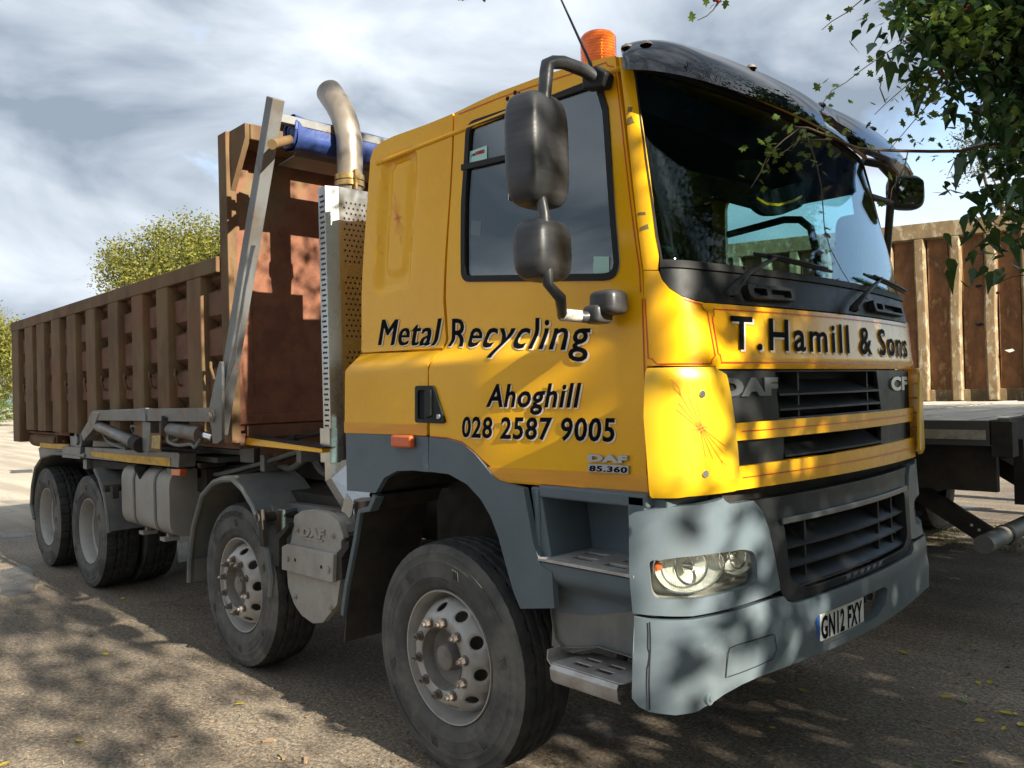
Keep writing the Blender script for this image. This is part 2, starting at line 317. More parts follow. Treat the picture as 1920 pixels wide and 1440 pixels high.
def nrm(S,a,b):
    p=Vector(S(a,b)); h=1e-3; n=(Vector(S(a+h,b))-Vector(S(a-h,b))).cross(Vector(S(a,b+h))-Vector(S(a,b-h)))
    if n.length<1e-12: return Vector((1,0,0))
    n.normalize()
    return n if n.dot(Vector((p.x*.6,p.y,0)))>0 else -n
def SP(S,a,b,off=0,mir=False):
    q=Vector(S(a,b))+ (nrm(S,a,b)*off if off else Vector((0,0,0)))
    return Vector((q.x,-q.y,q.z)) if mir else q
def tri2d(outl,holes,step):
    loops=[outl]+list(holes); V=[];E=[]; dense=[]
    for lp in loops:
        q=[]
        for i in range(len(lp)):
            a,b=lp[i],lp[(i+1)%len(lp)]; k=max(1,int(max(abs(b[0]-a[0])/step[0],abs(b[1]-a[1])/step[1])+.999))
            for j in range(k): q.append((a[0]+(b[0]-a[0])*j/k,a[1]+(b[1]-a[1])*j/k))
        dense.append(q); s=len(V); V+=q; E+=[(s+i,s+(i+1)%len(q)) for i in range(len(q))]
    nb=len(V); xs=[p[0] for p in outl]; ys=[p[1] for p in outl]
    ix=int((max(xs)-min(xs))/step[0])+1; iy=int((max(ys)-min(ys))/step[1])+1
    def near(p):
        for q in V[:nb]:
            if abs(q[0]-p[0])<step[0]*.45 and abs(q[1]-p[1])<step[1]*.45: return True
        return False
    for i in range(1,ix):
        for j in range(1,iy):
            p=(min(xs)+(max(xs)-min(xs))*i/ix,min(ys)+(max(ys)-min(ys))*j/iy)
            if inpoly(p,outl) and not any(inpoly(p,h) for h in holes) and not near(p): V.append(p)
    r=delaunay_2d_cdt([Vector(p) for p in V],E,[],0,1e-7)
    P=[tuple(v) for v in r[0]]; T=[]
    for t in r[2]:
        c=sum((r[0][i] for i in t),Vector((0,0)))/3
        if inpoly(c,outl) and not any(inpoly(c,h) for h in holes): T.append(tuple(t))
    return P,T
def pan(name,outl,S,m,parent,th=.02,holes=(),off=0.,step=(.06,.06),bevel=.004,mir=False,offf=None,seg=2):
    P,T=tri2d(outl,holes,step); n=len(P); vs=[]
    if isinstance(S,str): S=SURF[S]
    for p in P:
        o=off+(offf(*p) if offf else 0); vs.append(SP(S,p[0],p[1],o,mir))
    for p in P:
        o=off+(offf(*p) if offf else 0); vs.append(SP(S,p[0],p[1],o-th,mir))
    ed={}
    for t in T:
        for i in range(3):
            e=(t[i],t[(i+1)%3]); k=(min(e),max(e)); ed.setdefault(k,[]).append(e)
    fs=[t for t in T]+[tuple(i+n for i in reversed(t)) for t in T]
    for k,l in ed.items():
        if len(l)==1: a,b=l[0]; fs.append((b,a,a+n,b+n))
    me=D.meshes.new(name); me.from_pydata(vs,[],fs); me.update()
    b=bmesh.new(); b.from_mesh(me); bmesh.ops.recalc_face_normals(b,faces=b.faces); b.to_mesh(me); b.free()
    fin(me,45); o=link(name,me,parent,m)
    if bevel: bev(o,bevel,seg,50)
    return o
SURF={'up':S_up,'lo':S_lo,'side':S_side,'skirt':S_skirt,'df':S_df}
def plane_S(kind,val):
    if kind=='y': return lambda x,z,o=0:(x,val,z)
    if kind=='x': return lambda y,z,o=0:(val,y,z)
    return lambda x,y,o=0:(x,y,val)
def line_on(mb,pts,S,w,off,closed=False,mir=False):   # thin flat stripe lying on a surface
    if closed: pts=pts+[pts[0]]
    dense=[]
    for a,b in zip(pts,pts[1:]):
        k=max(1,int(math.hypot(b[0]-a[0],b[1]-a[1])/.05))
        for j in range(k): dense.append((a[0]+(b[0]-a[0])*j/k,a[1]+(b[1]-a[1])*j/k))
    dense.append(pts[-1]); P=[SP(S,a,b,off,mir) for a,b in dense]; Nn=[nrm(S,a,b) for a,b in dense]; vs=[]; fs=[]
    for i,p in enumerate(P):
        d=(P[min(i+1,len(P)-1)]-P[max(i-1,0)]).normalized(); r=d.cross(Nn[i]).normalized()*(w/2); vs+=[p-r,p+r]
        if i: fs.append((2*i-2,2*i-1,2*i+1,2*i))
    mb.add(vs,fs)
def textmesh(s,bold=.02,res=3,sp=1.09):
    c=D.curves.new('txt','FONT'); c.body=s; c.offset=bold; c.resolution_u=res; c.fill_mode='FRONT'; c.space_character=sp
    o=D.objects.new('txt',c); COL.objects.link(o); bpy.context.view_layer.update()
    me=D.meshes.new_from_object(o.evaluated_get(bpy.context.evaluated_depsgraph_get()))
    vs=[v.co.copy() for v in me.vertices]; fs=[tuple(p.vertices) for p in me.polygons]
    c.body='H'; bpy.context.view_layer.update(); m2=D.meshes.new_from_object(o.evaluated_get(bpy.context.evaluated_depsgraph_get()))
    H=max(v.co.y for v in m2.vertices); D.meshes.remove(me); D.meshes.remove(m2); D.objects.remove(o); D.curves.remove(c)
    x0=min(v.x for v in vs); x1=max(v.x for v in vs)
    b=bmesh.new(); bv=[b.verts.new(((v.x-x0)/(x1-x0),v.y/H,0)) for v in vs]
    for f in fs:
        try: b.faces.new([bv[i] for i in f])
        except ValueError: pass
    ncut=max(8,len(s)*3)
    for ax,lo,hi,k in((1,-.35,1.15,14),(0,0,1,ncut)):
        for i in range(1,k):
            n=(0,1,0) if ax else (1,0,0); c=lo+(hi-lo)*i/k
            bmesh.ops.bisect_plane(b,geom=b.verts[:]+b.edges[:]+b.faces[:],plane_co=(c if not ax else 0,c if ax else 0,0),plane_no=n)
    b.verts.index_update(); out=[(v.co.x,v.co.y) for v in b.verts]; fo=[tuple(v.index for v in f.verts) for f in b.faces]; b.free()
    return out,fo
def text_on(name,s,BL,BR,TL,S,m,parent,off=.003,bold=.02,th=0.,shift=(0,0),mir=False,fat=0.,sp=1.09):
    if isinstance(S,str): S=SURF[S]
    uv,fs=textmesh(s,bold,sp=sp); vs=[]
    for u,v in uv:
        a=BL[0]+(BR[0]-BL[0])*u+(TL[0]-BL[0])*v+shift[0]; b=BL[1]+(BR[1]-BL[1])*u+(TL[1]-BL[1])*v+shift[1]
        vs.append(SP(S,a,b,off,mir))
    if fat:
        base=vs; bf=fs; vs=[]; fs=[]; n=len(base)
        for j,k in enumerate((-1,0,1)):
            vv=[]
            for u,v in uv:
                a=BL[0]+(BR[0]-BL[0])*u+(TL[0]-BL[0])*v+shift[0]+fat*k; b=BL[1]+(BR[1]-BL[1])*u+(TL[1]-BL[1])*v+shift[1]
                vv.append(SP(S,a,b,off+.00025*j,mir))
            vs+=vv; fs+=[tuple(i+n*j for i in f) for f in bf]
    if th:
        n=len(vs); ed={}
        vs2=[]
        for u,v in uv:
            a=BL[0]+(BR[0]-BL[0])*u+(TL[0]-BL[0])*v+shift[0]; b=BL[1]+(BR[1]-BL[1])*u+(TL[1]-BL[1])*v+shift[1]
            vs2.append(SP(S,a,b,off-th,mir))
        for f in fs:
            for i in range(len(f)):
                e=(f[i],f[(i+1)%len(f)]); ed.setdefault((min(e),max(e)),[]).append(e)
        g=list(fs)
        for k,l in ed.items():
            if len(l)==1: a,b=l[0]; g.append((b,a,a+n,b+n))
        vs=vs+vs2; fs=g
    mb=MB(); mb.add(vs,fs); return mb.build(name,m,parent,smooth=False,fix=False)
def copy_tree(o,parent=None):
    c=o.copy(); COL.objects.link(c); c.parent=parent
    for ch in list(o.children): copy_tree(ch,c)
    return c
# ================================================================ THE SETTING
def build_ground():
    mb=MB(); mb.add([(-420,-420,0),(420,-420,0),(420,420,0),(-420,420,0)],[(0,1,2,3)])
    m=D.materials.new('yard surface'); m.use_nodes=True; t=m.node_tree; p=t.nodes['Principled BSDF']; tcn=N(t,'ShaderNodeTexCoord')
    def nz(s,d=8,r=.6,st=(1,1,1)):
        mpn=N(t,'ShaderNodeMapping'); mpn.inputs['Scale'].default_value=st; L(t,tcn.outputs['Object'],mpn.inputs[0])
        n=N(t,'ShaderNodeTexNoise'); n.inputs['Scale'].default_value=s; n.inputs['Detail'].default_value=d; n.inputs['Roughness'].default_value=r; L(t,mpn.outputs[0],n.inputs['Vector']); return n.outputs[0]
    def ramp(v,a,b,c0,c1):
        r=N(t,'ShaderNodeValToRGB'); e=r.color_ramp.elements; e[0].position=a; e[1].position=b; e[0].color=(*c0,1); e[1].color=(*c1,1); L(t,v,r.inputs[0]); return r.outputs[0]
    def mixc(f,a,b,mode='MIX'):
        k=N(t,'ShaderNodeMix'); k.data_type='RGBA'; k.blend_type=mode
        if isinstance(f,float): k.inputs[0].default_value=f
        else: L(t,f,k.inputs[0])
        L(t,a,k.inputs[6]); L(t,b,k.inputs[7]); return k.outputs[2]
    base=ramp(nz(.55,7,.6),.35,.68,(.155,.135,.110),(.315,.275,.22))
    grit=ramp(nz(48,5,.85),.34,.68,(.25,.24,.23),(1.9,1.8,1.65)); c=mixc(1.0,base,grit,'MULTIPLY')
    fine=ramp(nz(24,6,.75),.32,.70,(.62,.60,.58),(1.25,1.22,1.18)); c=mixc(1.0,c,fine,'MULTIPLY')
    org=ramp(nz(14,9,.8,(1,.6,1)),.52,.70,(0,0,0),(1,1,1)); oc=N(t,'ShaderNodeRGB'); oc.outputs[0].default_value=(.30,.215,.13,1); mo=N(t,'ShaderNodeMath'); mo.operation='MULTIPLY'; mo.inputs[1].default_value=.55; L(t,org,mo.inputs[0]); c=mixc(mo.outputs[0],c,oc.outputs[0])
    stain=ramp(nz(.9,5,.6,(.5,1,1)),.56,.68,(0,0,0),(1,1,1)); sc=N(t,'ShaderNodeRGB'); sc.outputs[0].default_value=(.11,.096,.08,1); ms=N(t,'ShaderNodeMath'); ms.operation='MULTIPLY'; ms.inputs[1].default_value=.6; L(t,stain,ms.inputs[0]); c=mixc(ms.outputs[0],c,sc.outputs[0])
    # sunlight on the open yard, beyond x=-9, is painted in as paler ground
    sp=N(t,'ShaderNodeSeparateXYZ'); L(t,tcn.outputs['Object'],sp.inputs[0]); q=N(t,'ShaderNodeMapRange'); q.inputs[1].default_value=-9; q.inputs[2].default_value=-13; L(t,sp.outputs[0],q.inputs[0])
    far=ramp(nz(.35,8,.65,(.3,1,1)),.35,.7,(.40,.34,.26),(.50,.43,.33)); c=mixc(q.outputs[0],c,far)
    vo=N(t,'ShaderNodeTexVoronoi'); vo.feature='DISTANCE_TO_EDGE'; vo.inputs['Scale'].default_value=.42; mpv=N(t,'ShaderNodeMapping'); L(t,tcn.outputs['Object'],mpv.inputs[0]); wn=N(t,'ShaderNodeTexNoise'); wn.inputs['Scale'].default_value=2.2; L(t,tcn.outputs['Object'],wn.inputs['Vector']); wm=N(t,'ShaderNodeMix'); wm.data_type='RGBA'; wm.inputs[0].default_value=.22; L(t,mpv.outputs[0],wm.inputs[6]); L(t,wn.outputs[1],wm.inputs[7]); L(t,wm.outputs[2],vo.inputs['Vector'])
    ck=ramp(vo.outputs['Distance'],.0,.004,(.66,.64,.61),(1,1,1)); c=mixc(1.0,c,ck,'MULTIPLY')
    trk=ramp(nz(1.3,4,.5,(.12,1.6,1)),.42,.62,(.80,.79,.78),(1.1,1.1,1.1)); c=mixc(1.0,c,trk,'MULTIPLY')
    L(t,c,p.inputs['Base Color']); p.inputs['Roughness'].default_value=.88
    hb=nz(55,5,.75); b=N(t,'ShaderNodeBump'); b.inputs['Strength'].default_value=.55; b.inputs['Distance'].default_value=.02; L(t,hb,b.inputs['Height']); L(t,b.outputs[0],p.inputs['Normal'])
    wet=ramp(nz(.8,6,.6,(.6,1,1)),.60,.66,(.88,.88,.88),(.30,.30,.30)); L(t,wet,p.inputs['Roughness'])
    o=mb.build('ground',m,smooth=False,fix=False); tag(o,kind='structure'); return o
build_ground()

# ================================================================ THE TRUCK
T=thing('tipper_truck','yellow and grey eight wheel skip lorry with open rusty bin on its back','truck')
def mirp(pts): return [(-a,b) for a,b in reversed(pts)]
def MBc(l):
    m=MB(); l.append(m); return m
# --- cab shell ------------------------------------------------------------
def cab_shell():
    # rear wall, floor and far-side body, all sheet panels round a hollow cab
    mb=MB()
    mb.box((-.62,-1.06,1.55),(-.60,1.06,3.0)); f_=MB(); f_.box((-.72,-1.05,1.40),(1.15,1.05,1.44)); f_.build('cab_floor',MT['dark'],T)
    o=mb.build('cab_shell',MT['yellow'],T,bevel=.01)
    # roof, crowned
    g=MB(); nx,ny=18,24; vs=[]; fs=[]
    for i in range(nx+1):
        for j in range(ny+1):
            x=-.63+(1.62)*i/nx; v=-1+2*j/ny; e=1-abs(v)**5
            vs.append((x+ (0 if i<nx else .03*(1-v*v)), v*1.105, 2.955+.125*e*(.55+.45*sst((i)/4)) ))
    for i in range(nx):
        for j in range(ny): a=i*(ny+1)+j; fs.append((a,a+1,a+ny+2,a+ny+1))
    g.add(vs,fs); r=g.build('roof',MT['yellow'],T,ang=60); m=r.modifiers.new('s','SOLIDIFY'); m.thickness=.02; m.offset=-1
    return o
cab_shell()
SL_TOP=[(-0.002,3.043),(-0.201,3.044),(-0.471,3.054),(-0.586,3.051),(-0.660,3.030),(-0.692,2.980)]
SL_REAR=[(-0.708,2.855),(-0.732,2.587),(-0.752,2.246),(-0.764,1.976),(-0.737,1.957)]
def sleeper_off(x,z):
    cx=-.455+(z-2.62)*.065; dx=abs(x-cx)-.145; dz=abs(z-2.61)-.345; r=.05
    d=math.hypot(max(dx+r,0),max(dz+r,0))-r+min(max(dx+r,dz+r),0)
    o=-.026*sst((-d+.008)/.03)
    cx2=-.445+(z-2.62)*.065; dx=abs(x-cx2)-.085; dz=abs(z-2.63)-.285; d2=math.hypot(max(dx+r,0),max(dz+r,0))-r+min(max(dx+r,dz+r),0)
    return o+.014*sst((-d2+.006)/.018)
pan('sleeper_panel',SL_TOP+SL_REAR+[(-0.048,1.943),(-0.065,2.159),(-0.032,2.576)],'side','yellow',T,th=.03,step=(.022,.022),bevel=.006,offf=sleeper_off)
low=pan('rear_quarter_panel',rnd([(-0.736,1.948),(-0.036,1.930),(-0.079,1.857),(-0.096,1.534),(-0.807,1.532),(-0.788,1.857),(-0.745,1.903)],.01,2),'side','yellow',T,th=.03,step=(.04,.02),bevel=.008)
pan('trim_strip',[(-0.094,1.584),(-0.096,1.537),(-0.807,1.535),(-0.805,1.592)],'side','orange_strip',low,th=.004,off=.003,bevel=0)
# --- the door -------------------------------------------------------------
WIN=rnd([(0.098,2.970),(0.886,2.941),(0.930,2.811),(0.998,2.141),(0.078,2.243),(0.071,2.607)],[.06,.05,0,.09,.05,0],6)
DOOR=[(0.010,3.042),(0.173,3.050),(0.322,3.053),(0.568,3.045),(0.789,3.031),(0.967,3.006),(0.990,2.843),(1.020,2.657),(1.064,2.380),(1.094,2.165),(1.102,1.980),(1.104,1.804),(1.098,1.344),(0.788,1.341),(0.382,1.350),(0.356,1.397),(0.285,1.439),(0.202,1.480),(0.112,1.513),(0.018,1.530),(-0.076,1.532),(-0.072,1.837),(-0.029,1.937),(-0.044,2.174),(-0.017,2.599)]
dr=pan('door',DOOR,'side','yellow',T,th=.035,holes=[WIN],step=(.045,.016),bevel=.007)
pan('window_seal',shrink(WIN,-.004),'side','rubber',dr,th=.03,holes=[shrink(WIN,.024)],off=.006,bevel=.005)
gl=pan('window_glass',shrink(WIN,.018),'side','side_glass',dr,th=.005,off=-.008,bevel=0,step=(.2,.2))
pan('vent_bar',[(0.065,2.785),(0.658,2.738),(0.660,2.719),(0.066,2.758)],'side','rubber',dr,th=.02,off=.009,bevel=.004)
pan('trim_strip',[(0.316,1.410),(1.093,1.412),(1.096,1.346),(0.383,1.356),(0.356,1.369)],'side','orange_strip',dr,th=.004,off=.003,bevel=0)
# recessed pull handle with key lock
HB=rnd([(-0.166,1.769),(-0.031,1.767),(0.049,1.603),(0.033,1.593),(-0.173,1.596)],.015,3)
h=pan('door_handle',HB,'side','black',dr,th=.02,off=.012,bevel=.006,holes=[rnd([(-0.146,1.747),(-0.086,1.749),(-0.092,1.610),(-0.152,1.613)],.012,3)])
pan('handle_recess',[(-0.151,1.753),(-0.084,1.752),(-0.089,1.606),(-0.157,1.609)],'side','interior',dr,th=.004,off=.002,bevel=0)
pan('handle_paddle',rnd([(-0.082,1.749),(-0.038,1.748),(-0.043,1.627),(-0.088,1.614)],.01,3),'side','black',dr,th=.012,off=.022,bevel=.005)
pan('key_lock',rnd([(-0.001,1.635),(0.020,1.635),(0.019,1.614),(-0.002,1.614)],.006,3),'side','badge',dr,th=.01,off=.018,bevel=.002)
# lettering on the side: cream shadow behind dark letters
def letter(s,BL,BR,TL,S,par,sh,bold=.02,name='lettering',fat=.0):
    text_on(name+'_shadow',s,BL,BR,TL,S,'text_cream',par,off=.0035,bold=bold,shift=(sh[0]*.8,sh[1]*.8),fat=fat)
    return text_on(name,s,BL,BR,TL,S,'text_black',par,off=.0048,bold=bold,fat=fat)
q=[(-0.599,1.988),(-0.120,1.955),(-0.556,2.117)]; slp=[o for o in T.children if o.name.startswith('sleeper_panel')][0]
letter('Metal',*q,'side',slp,(.010,-.006),.0,fat=.0055)
q=[(-0.005,1.947),(0.838,1.883),(0.003,2.076)]; letter('Recycling',*q,'side',dr,(.011,-.007),.011)
q=[(0.318,1.670),(0.781,1.664),(0.341,1.764)]; letter('Ahoghill',*q,'side',dr,(.008,-.006),.024)
q=[(0.156,1.537),(0.947,1.532),(0.167,1.625)]; letter('028 2587 9005',*q,'side',dr,(.008,-.006),.024)
q=[(0.830,1.454),(1.012,1.454),(0.831,1.481)]; text_on('badge_letters','DAF',*q,'side','badge',dr,off=.014,bold=.06,th=.012)
BP=[(0.829,1.443),(1.016,1.444),(1.015,1.413),(0.828,1.412)]
pan('badge_plate',BP,'side','badge',dr,th=.012,off=.012,bevel=.002,step=(.1,.1))
q=[(0.834,1.416),(1.009,1.417),(0.837,1.437)]; text_on('badge_letters','85.360',*q,'side','text_black',dr,off=.0135,bold=.035)
# stickers in the side window
st=pan('window_sticker',[(0.104,2.838),(0.228,2.839),(0.229,2.777),(0.108,2.784)],'side','sticker',gl,th=.001,off=-.005,bevel=0)
q=[(0.121,2.811),(0.215,2.809),(0.121,2.824)]; text_on('sticker_print','LIMIT SPEED',*q,'side','text_black',st,off=-.0035,bold=.01)
pan('sticker_bar',[(0.153,2.827),(0.208,2.826),(0.208,2.811),(0.153,2.812)],'side','red',st,th=.001,off=-.0038,bevel=0)
pan('window_sticker',[(0.861,2.248),(0.937,2.237),(0.935,2.161),(0.853,2.171)],'side','sticker',gl,th=.001,off=-.005,bevel=0)
pan('window_sticker',[(0.125,2.519),(0.190,2.503),(0.185,2.436),(0.123,2.455)],'side','dusty',gl,th=.001,off=-.012,bevel=0)
# red coachline on door, sleeper and along the arch
CLs=[]
line_on(MBc(CLs),[(-0.067,1.532),(0.056,1.528),(0.155,1.512),(0.234,1.471),(0.296,1.430),(0.316,1.413)],S_side,.005,.0025)
line_on(MBc(CLs),[(0.942,2.960),(0.970,2.939),(1.010,2.659),(1.069,2.270),(1.084,2.171),(1.086,2.083)],S_side,.005,.0025)
line_on(MBc(CLs),[(1.093,2.060),(1.093,1.733),(1.092,1.413)],S_side,.005,.0025)
line_on(MBc(CLs),[(0.043,3.028),(0.323,3.026),(0.625,3.011),(0.893,2.994),(0.923,2.993),(0.932,2.978),(0.961,2.965)],S_side,.004,.0025)
for mb in CLs: mb.build('coachline',MT['red'],dr,smooth=False,fix=False)
def scroll(S,P,par,w=.0017,mir=False):   # hand painted sunburst: P maps (u,v) -> surface params
    m=MB()
    for u in(-.10,-.055,0,.055,.10):
        line_on(m,[P(u*.15,.02),P(u,.48-abs(u)*1.5)],S,w,.0026,mir=mir); line_on(m,[P(-u*.15,-.02),P(-u,-.48+abs(u)*1.5)],S,w,.0026,mir=mir)
    for sg in(1,-1):
        line_on(m,[P(0,.46*sg),P(.02,.56*sg),P(0,.68*sg),P(-.02,.56*sg),P(0,.46*sg)],S,w,.0026,mir=mir)
    for k in range(12):
        a=k*PI/6+.2; line_on(m,[P(0,0),P(.11*math.cos(a),.055*math.sin(a)+0)],S,w*.8,.0028,mir=mir)
    m.build('painted_sunburst',MT['red'],par,smooth=False,fix=False)
c0,c1=[(-0.451,2.629),(-0.492,2.776)]; 
scroll(lambda x,z,o=0:SP(S_side,x,z,-.012),lambda u,v:(c0[0]+u*.35+(c1[0]-c0[0])*v*1.45,c0[1]+(c1[1]-c0[1])*v*1.45),slp,.0014)

# --- grey side skirts and wheel arch ---------------------------------------
SK1=[(-0.787,1.532),(-0.082,1.530),(-0.088,1.366),(-0.210,1.367),(-0.340,1.357),(-0.447,1.317),(-0.525,1.236),(-0.789,1.229)]
SK2=[(-0.075,1.529),(0.062,1.523),(0.161,1.507),(0.242,1.464),(0.310,1.410),(0.356,1.371),(0.395,1.353)]+[(0.539,1.334),(0.562,1.235),(0.587,1.117),(0.628,1.034),(0.688,1.012),(0.694,0.873),(0.499,0.836),(0.467,0.894),(0.424,1.002),(0.379,1.122),(0.332,1.204),(0.275,1.268),(0.186,1.327),(0.060,1.365),(-0.087,1.368)]
pan('rear_skirt',SK1,'skirt','grey',T,th=.03,bevel=.012,seg=3)
pan('front_skirt',SK2,'skirt','grey',T,th=.03,bevel=.012,seg=3)
mb=MB(); mb.box((-.335,-1.262,1.475),(-.175,-1.228,1.535)); mb.build('side_reflector',MT['amber'],T,bevel=.012,seg=3)
ARCH=[(-0.528,1.235),(-0.475,1.289),(-0.365,1.341),(-0.252,1.360),(-0.091,1.367),(0.060,1.364),(0.186,1.326),(0.275,1.267),(0.332,1.203),(0.379,1.121),(0.424,1.001),(0.467,0.893),(0.496,0.836)]
mb=MB(); mb.strip([(x,z+.004) for x,z in ARCH],-1.19,-.66,.02)
mb.strip([(-.60,1.25),(-.62,1.2),(-.50,1.36)],-1.19,-.66,.02)
mb.box((-.72,-.68,.62),(.95,-.66,1.36)); mb.build('wheel_arch_liner',MT['dark'],T)
# mirrored arch on the far side
mb=MB(); mb.strip([(x,z+.004) for x,z in ARCH],.66,1.19,.02); mb.prism([(x,z) for x,z in ARCH][::-1]+[(-.75,1.25),(-.75,1.53),(1.05,1.53),(1.05,.8)],1.19,1.22); mb.build('far_wheel_arch',MT['grey'],T)
# rear edge of the arch and rubber flap behind the front wheel
mb=MB(); RF=[(-0.536,1.231),(-0.582,1.165),(-0.678,1.142),(-0.728,0.984),(-0.826,0.728),(-0.872,0.563)]
mb.strip(RF,-1.235,-1.18,.03); mb.build('arch_lip',MT['grey'],T,bevel=.005)
RF2=[(-0.528,1.227),(-0.568,1.160),(-0.657,1.137),(-0.706,0.987),(-0.803,0.732),(-0.849,0.567),(-0.874,0.413)]
mb=MB(); mb.strip(RF2,-1.215,-.80,.012); mb.build('mud_flap',MT['dark'],T,bevel=.003)
# --- step well ----------------------------------------------------------------
mb=MB()
mb.prism([(-1.20,1.30),(-.92,1.30),(-.94,1.02),(-.90,1.02),(-.88,1.35),(-1.20,1.35)],.60,1.14,ax='x')
mb.box((.57,-1.20,1.02),(.60,-.90,1.33)); mb.prism([(.545,1.34),(.60,1.34),(.66,1.03),(.60,1.0)],-1.19,-.93)
mb.build('step_well',MT['grey'],T,bevel=.01)
STP=[(.62,-1.235),(1.10,-1.235),(1.10,-.93),(.66,-.93)]
hl=[[(x,y),(x+.11,y),(x+.11,y+.045),(x,y+.045)] for x,y in((.72,-1.15),(.70,-1.06),(.90,-1.17),(.92,-1.08))]
pan('step_tread',STP,plane_S('z',1.052),'galv',T,th=.012,holes=hl,bevel=.002,step=(.2,.2),off=.0)
FA=[(0.636,1.030),(1.071,1.049),(1.075,0.986),(0.706,0.875),(0.696,0.873),(0.688,1.010)]
pan('step_fascia',rnd([(x,min(z,1.045)) for x,z in [(.60,1.045),(1.10,1.045),(1.12,.93),(.80,.845),(.62,.825),(.585,.84)]],.02,3),plane_S('y',-1.222),'grey',T,th=.04,bevel=.012,offf=lambda x,z:(-.0 if z>1.0 else -.09*sst((1.0-z)/.10)),step=(.05,.02))
mb=MB(); mb.strip([(.60,.84),(.62,.72),(.66,.69),(.85,.735),(1.02,.73),(1.15,.70)],-1.15,-1.13,.004)
mb.prism([(.60,.86),(.585,.68),(.70,.675),(.86,.735),(1.02,.72),(1.12,.69),(1.12,.93)],-1.13,-1.11); mb.build('under_step_shield',MT['guard'],T)
# swinging aluminium lower step
mb=MB(); x0,x1=.675,1.03
hl=[[(x,y),(x+.075,y),(x+.075,y+.03),(x,y+.03)] for x,y in((.75,-1.19),(.865,-1.19),(.75,-1.125),(.865,-1.125))]
lst=pan('lower_step',rnd([(x0,-1.235),(x1,-1.235),(x1+.03,-1.03),(x0+.05,-1.03)],.02,3),plane_S('z',.655),'galv',T,th=.006,holes=hl,bevel=.002,step=(.3,.3))
mb.strip([(-1.235,.655),(-1.245,.64),(-1.24,.60),(-1.225,.585)][::-1],x0+.01,x1-.01,.006,ax='x')
mb.strip([(x0-.03,.70),(x0-.035,.66),(x0-.015,.640),(x0+.02,.645)],-1.22,-1.06,.006)
mb.build('step_lip',MT['galv'],lst,bevel=.003)
mb=MB(); mb.bar((.98,-1.0,.66),(.9,-.8,.98),.05,.08); mb.bar((.86,-1.02,.65),(.80,-.86,.9),.03,.05); mb.box((.96,-1.03,.64),(1.1,-.9,.70)); mb.build('step_bracket',MT['dark'],lst)

# --- front corner, bumper and grille --------------------------------------------
HH=[(-1.845,1.276),(-1.797,1.288),(-1.668,1.299),(-1.436,1.308),(-1.281,1.308),(-1.191,1.313),(-1.146,1.318),(-1.126,1.324),(-1.107,1.310),(-1.080,1.298),(-1.014,1.296),(-0.917,1.297),(-0.859,1.249),(-0.826,1.179),(-0.798,1.065),(-0.782,0.977),(-0.773,0.944),(-0.874,0.934),(-1.106,0.925),(-1.403,0.918),(-1.634,0.925),(-1.846,0.929),(-1.862,1.069)]
HL=rnd([(-1.697,1.118),(-1.476,1.127),(-1.277,1.128),(-1.010,1.126),(-0.943,1.109),(-0.926,1.073),(-0.934,1.001),(-0.974,0.990),(-1.150,0.982),(-1.344,0.977),(-1.646,0.984),(-1.684,1.003)],.03,4)
hh=pan('headlight_housing',HH,'lo','grey',T,th=.045,holes=[HL],off=.012,bevel=.010,step=(.05,.03),seg=3)
hh2=pan('headlight_housing',mirp([(a,b) for a,b in HH]),'lo','grey',T,th=.045,holes=[mirp(HL)],off=.012,bevel=.010,step=(.07,.04))
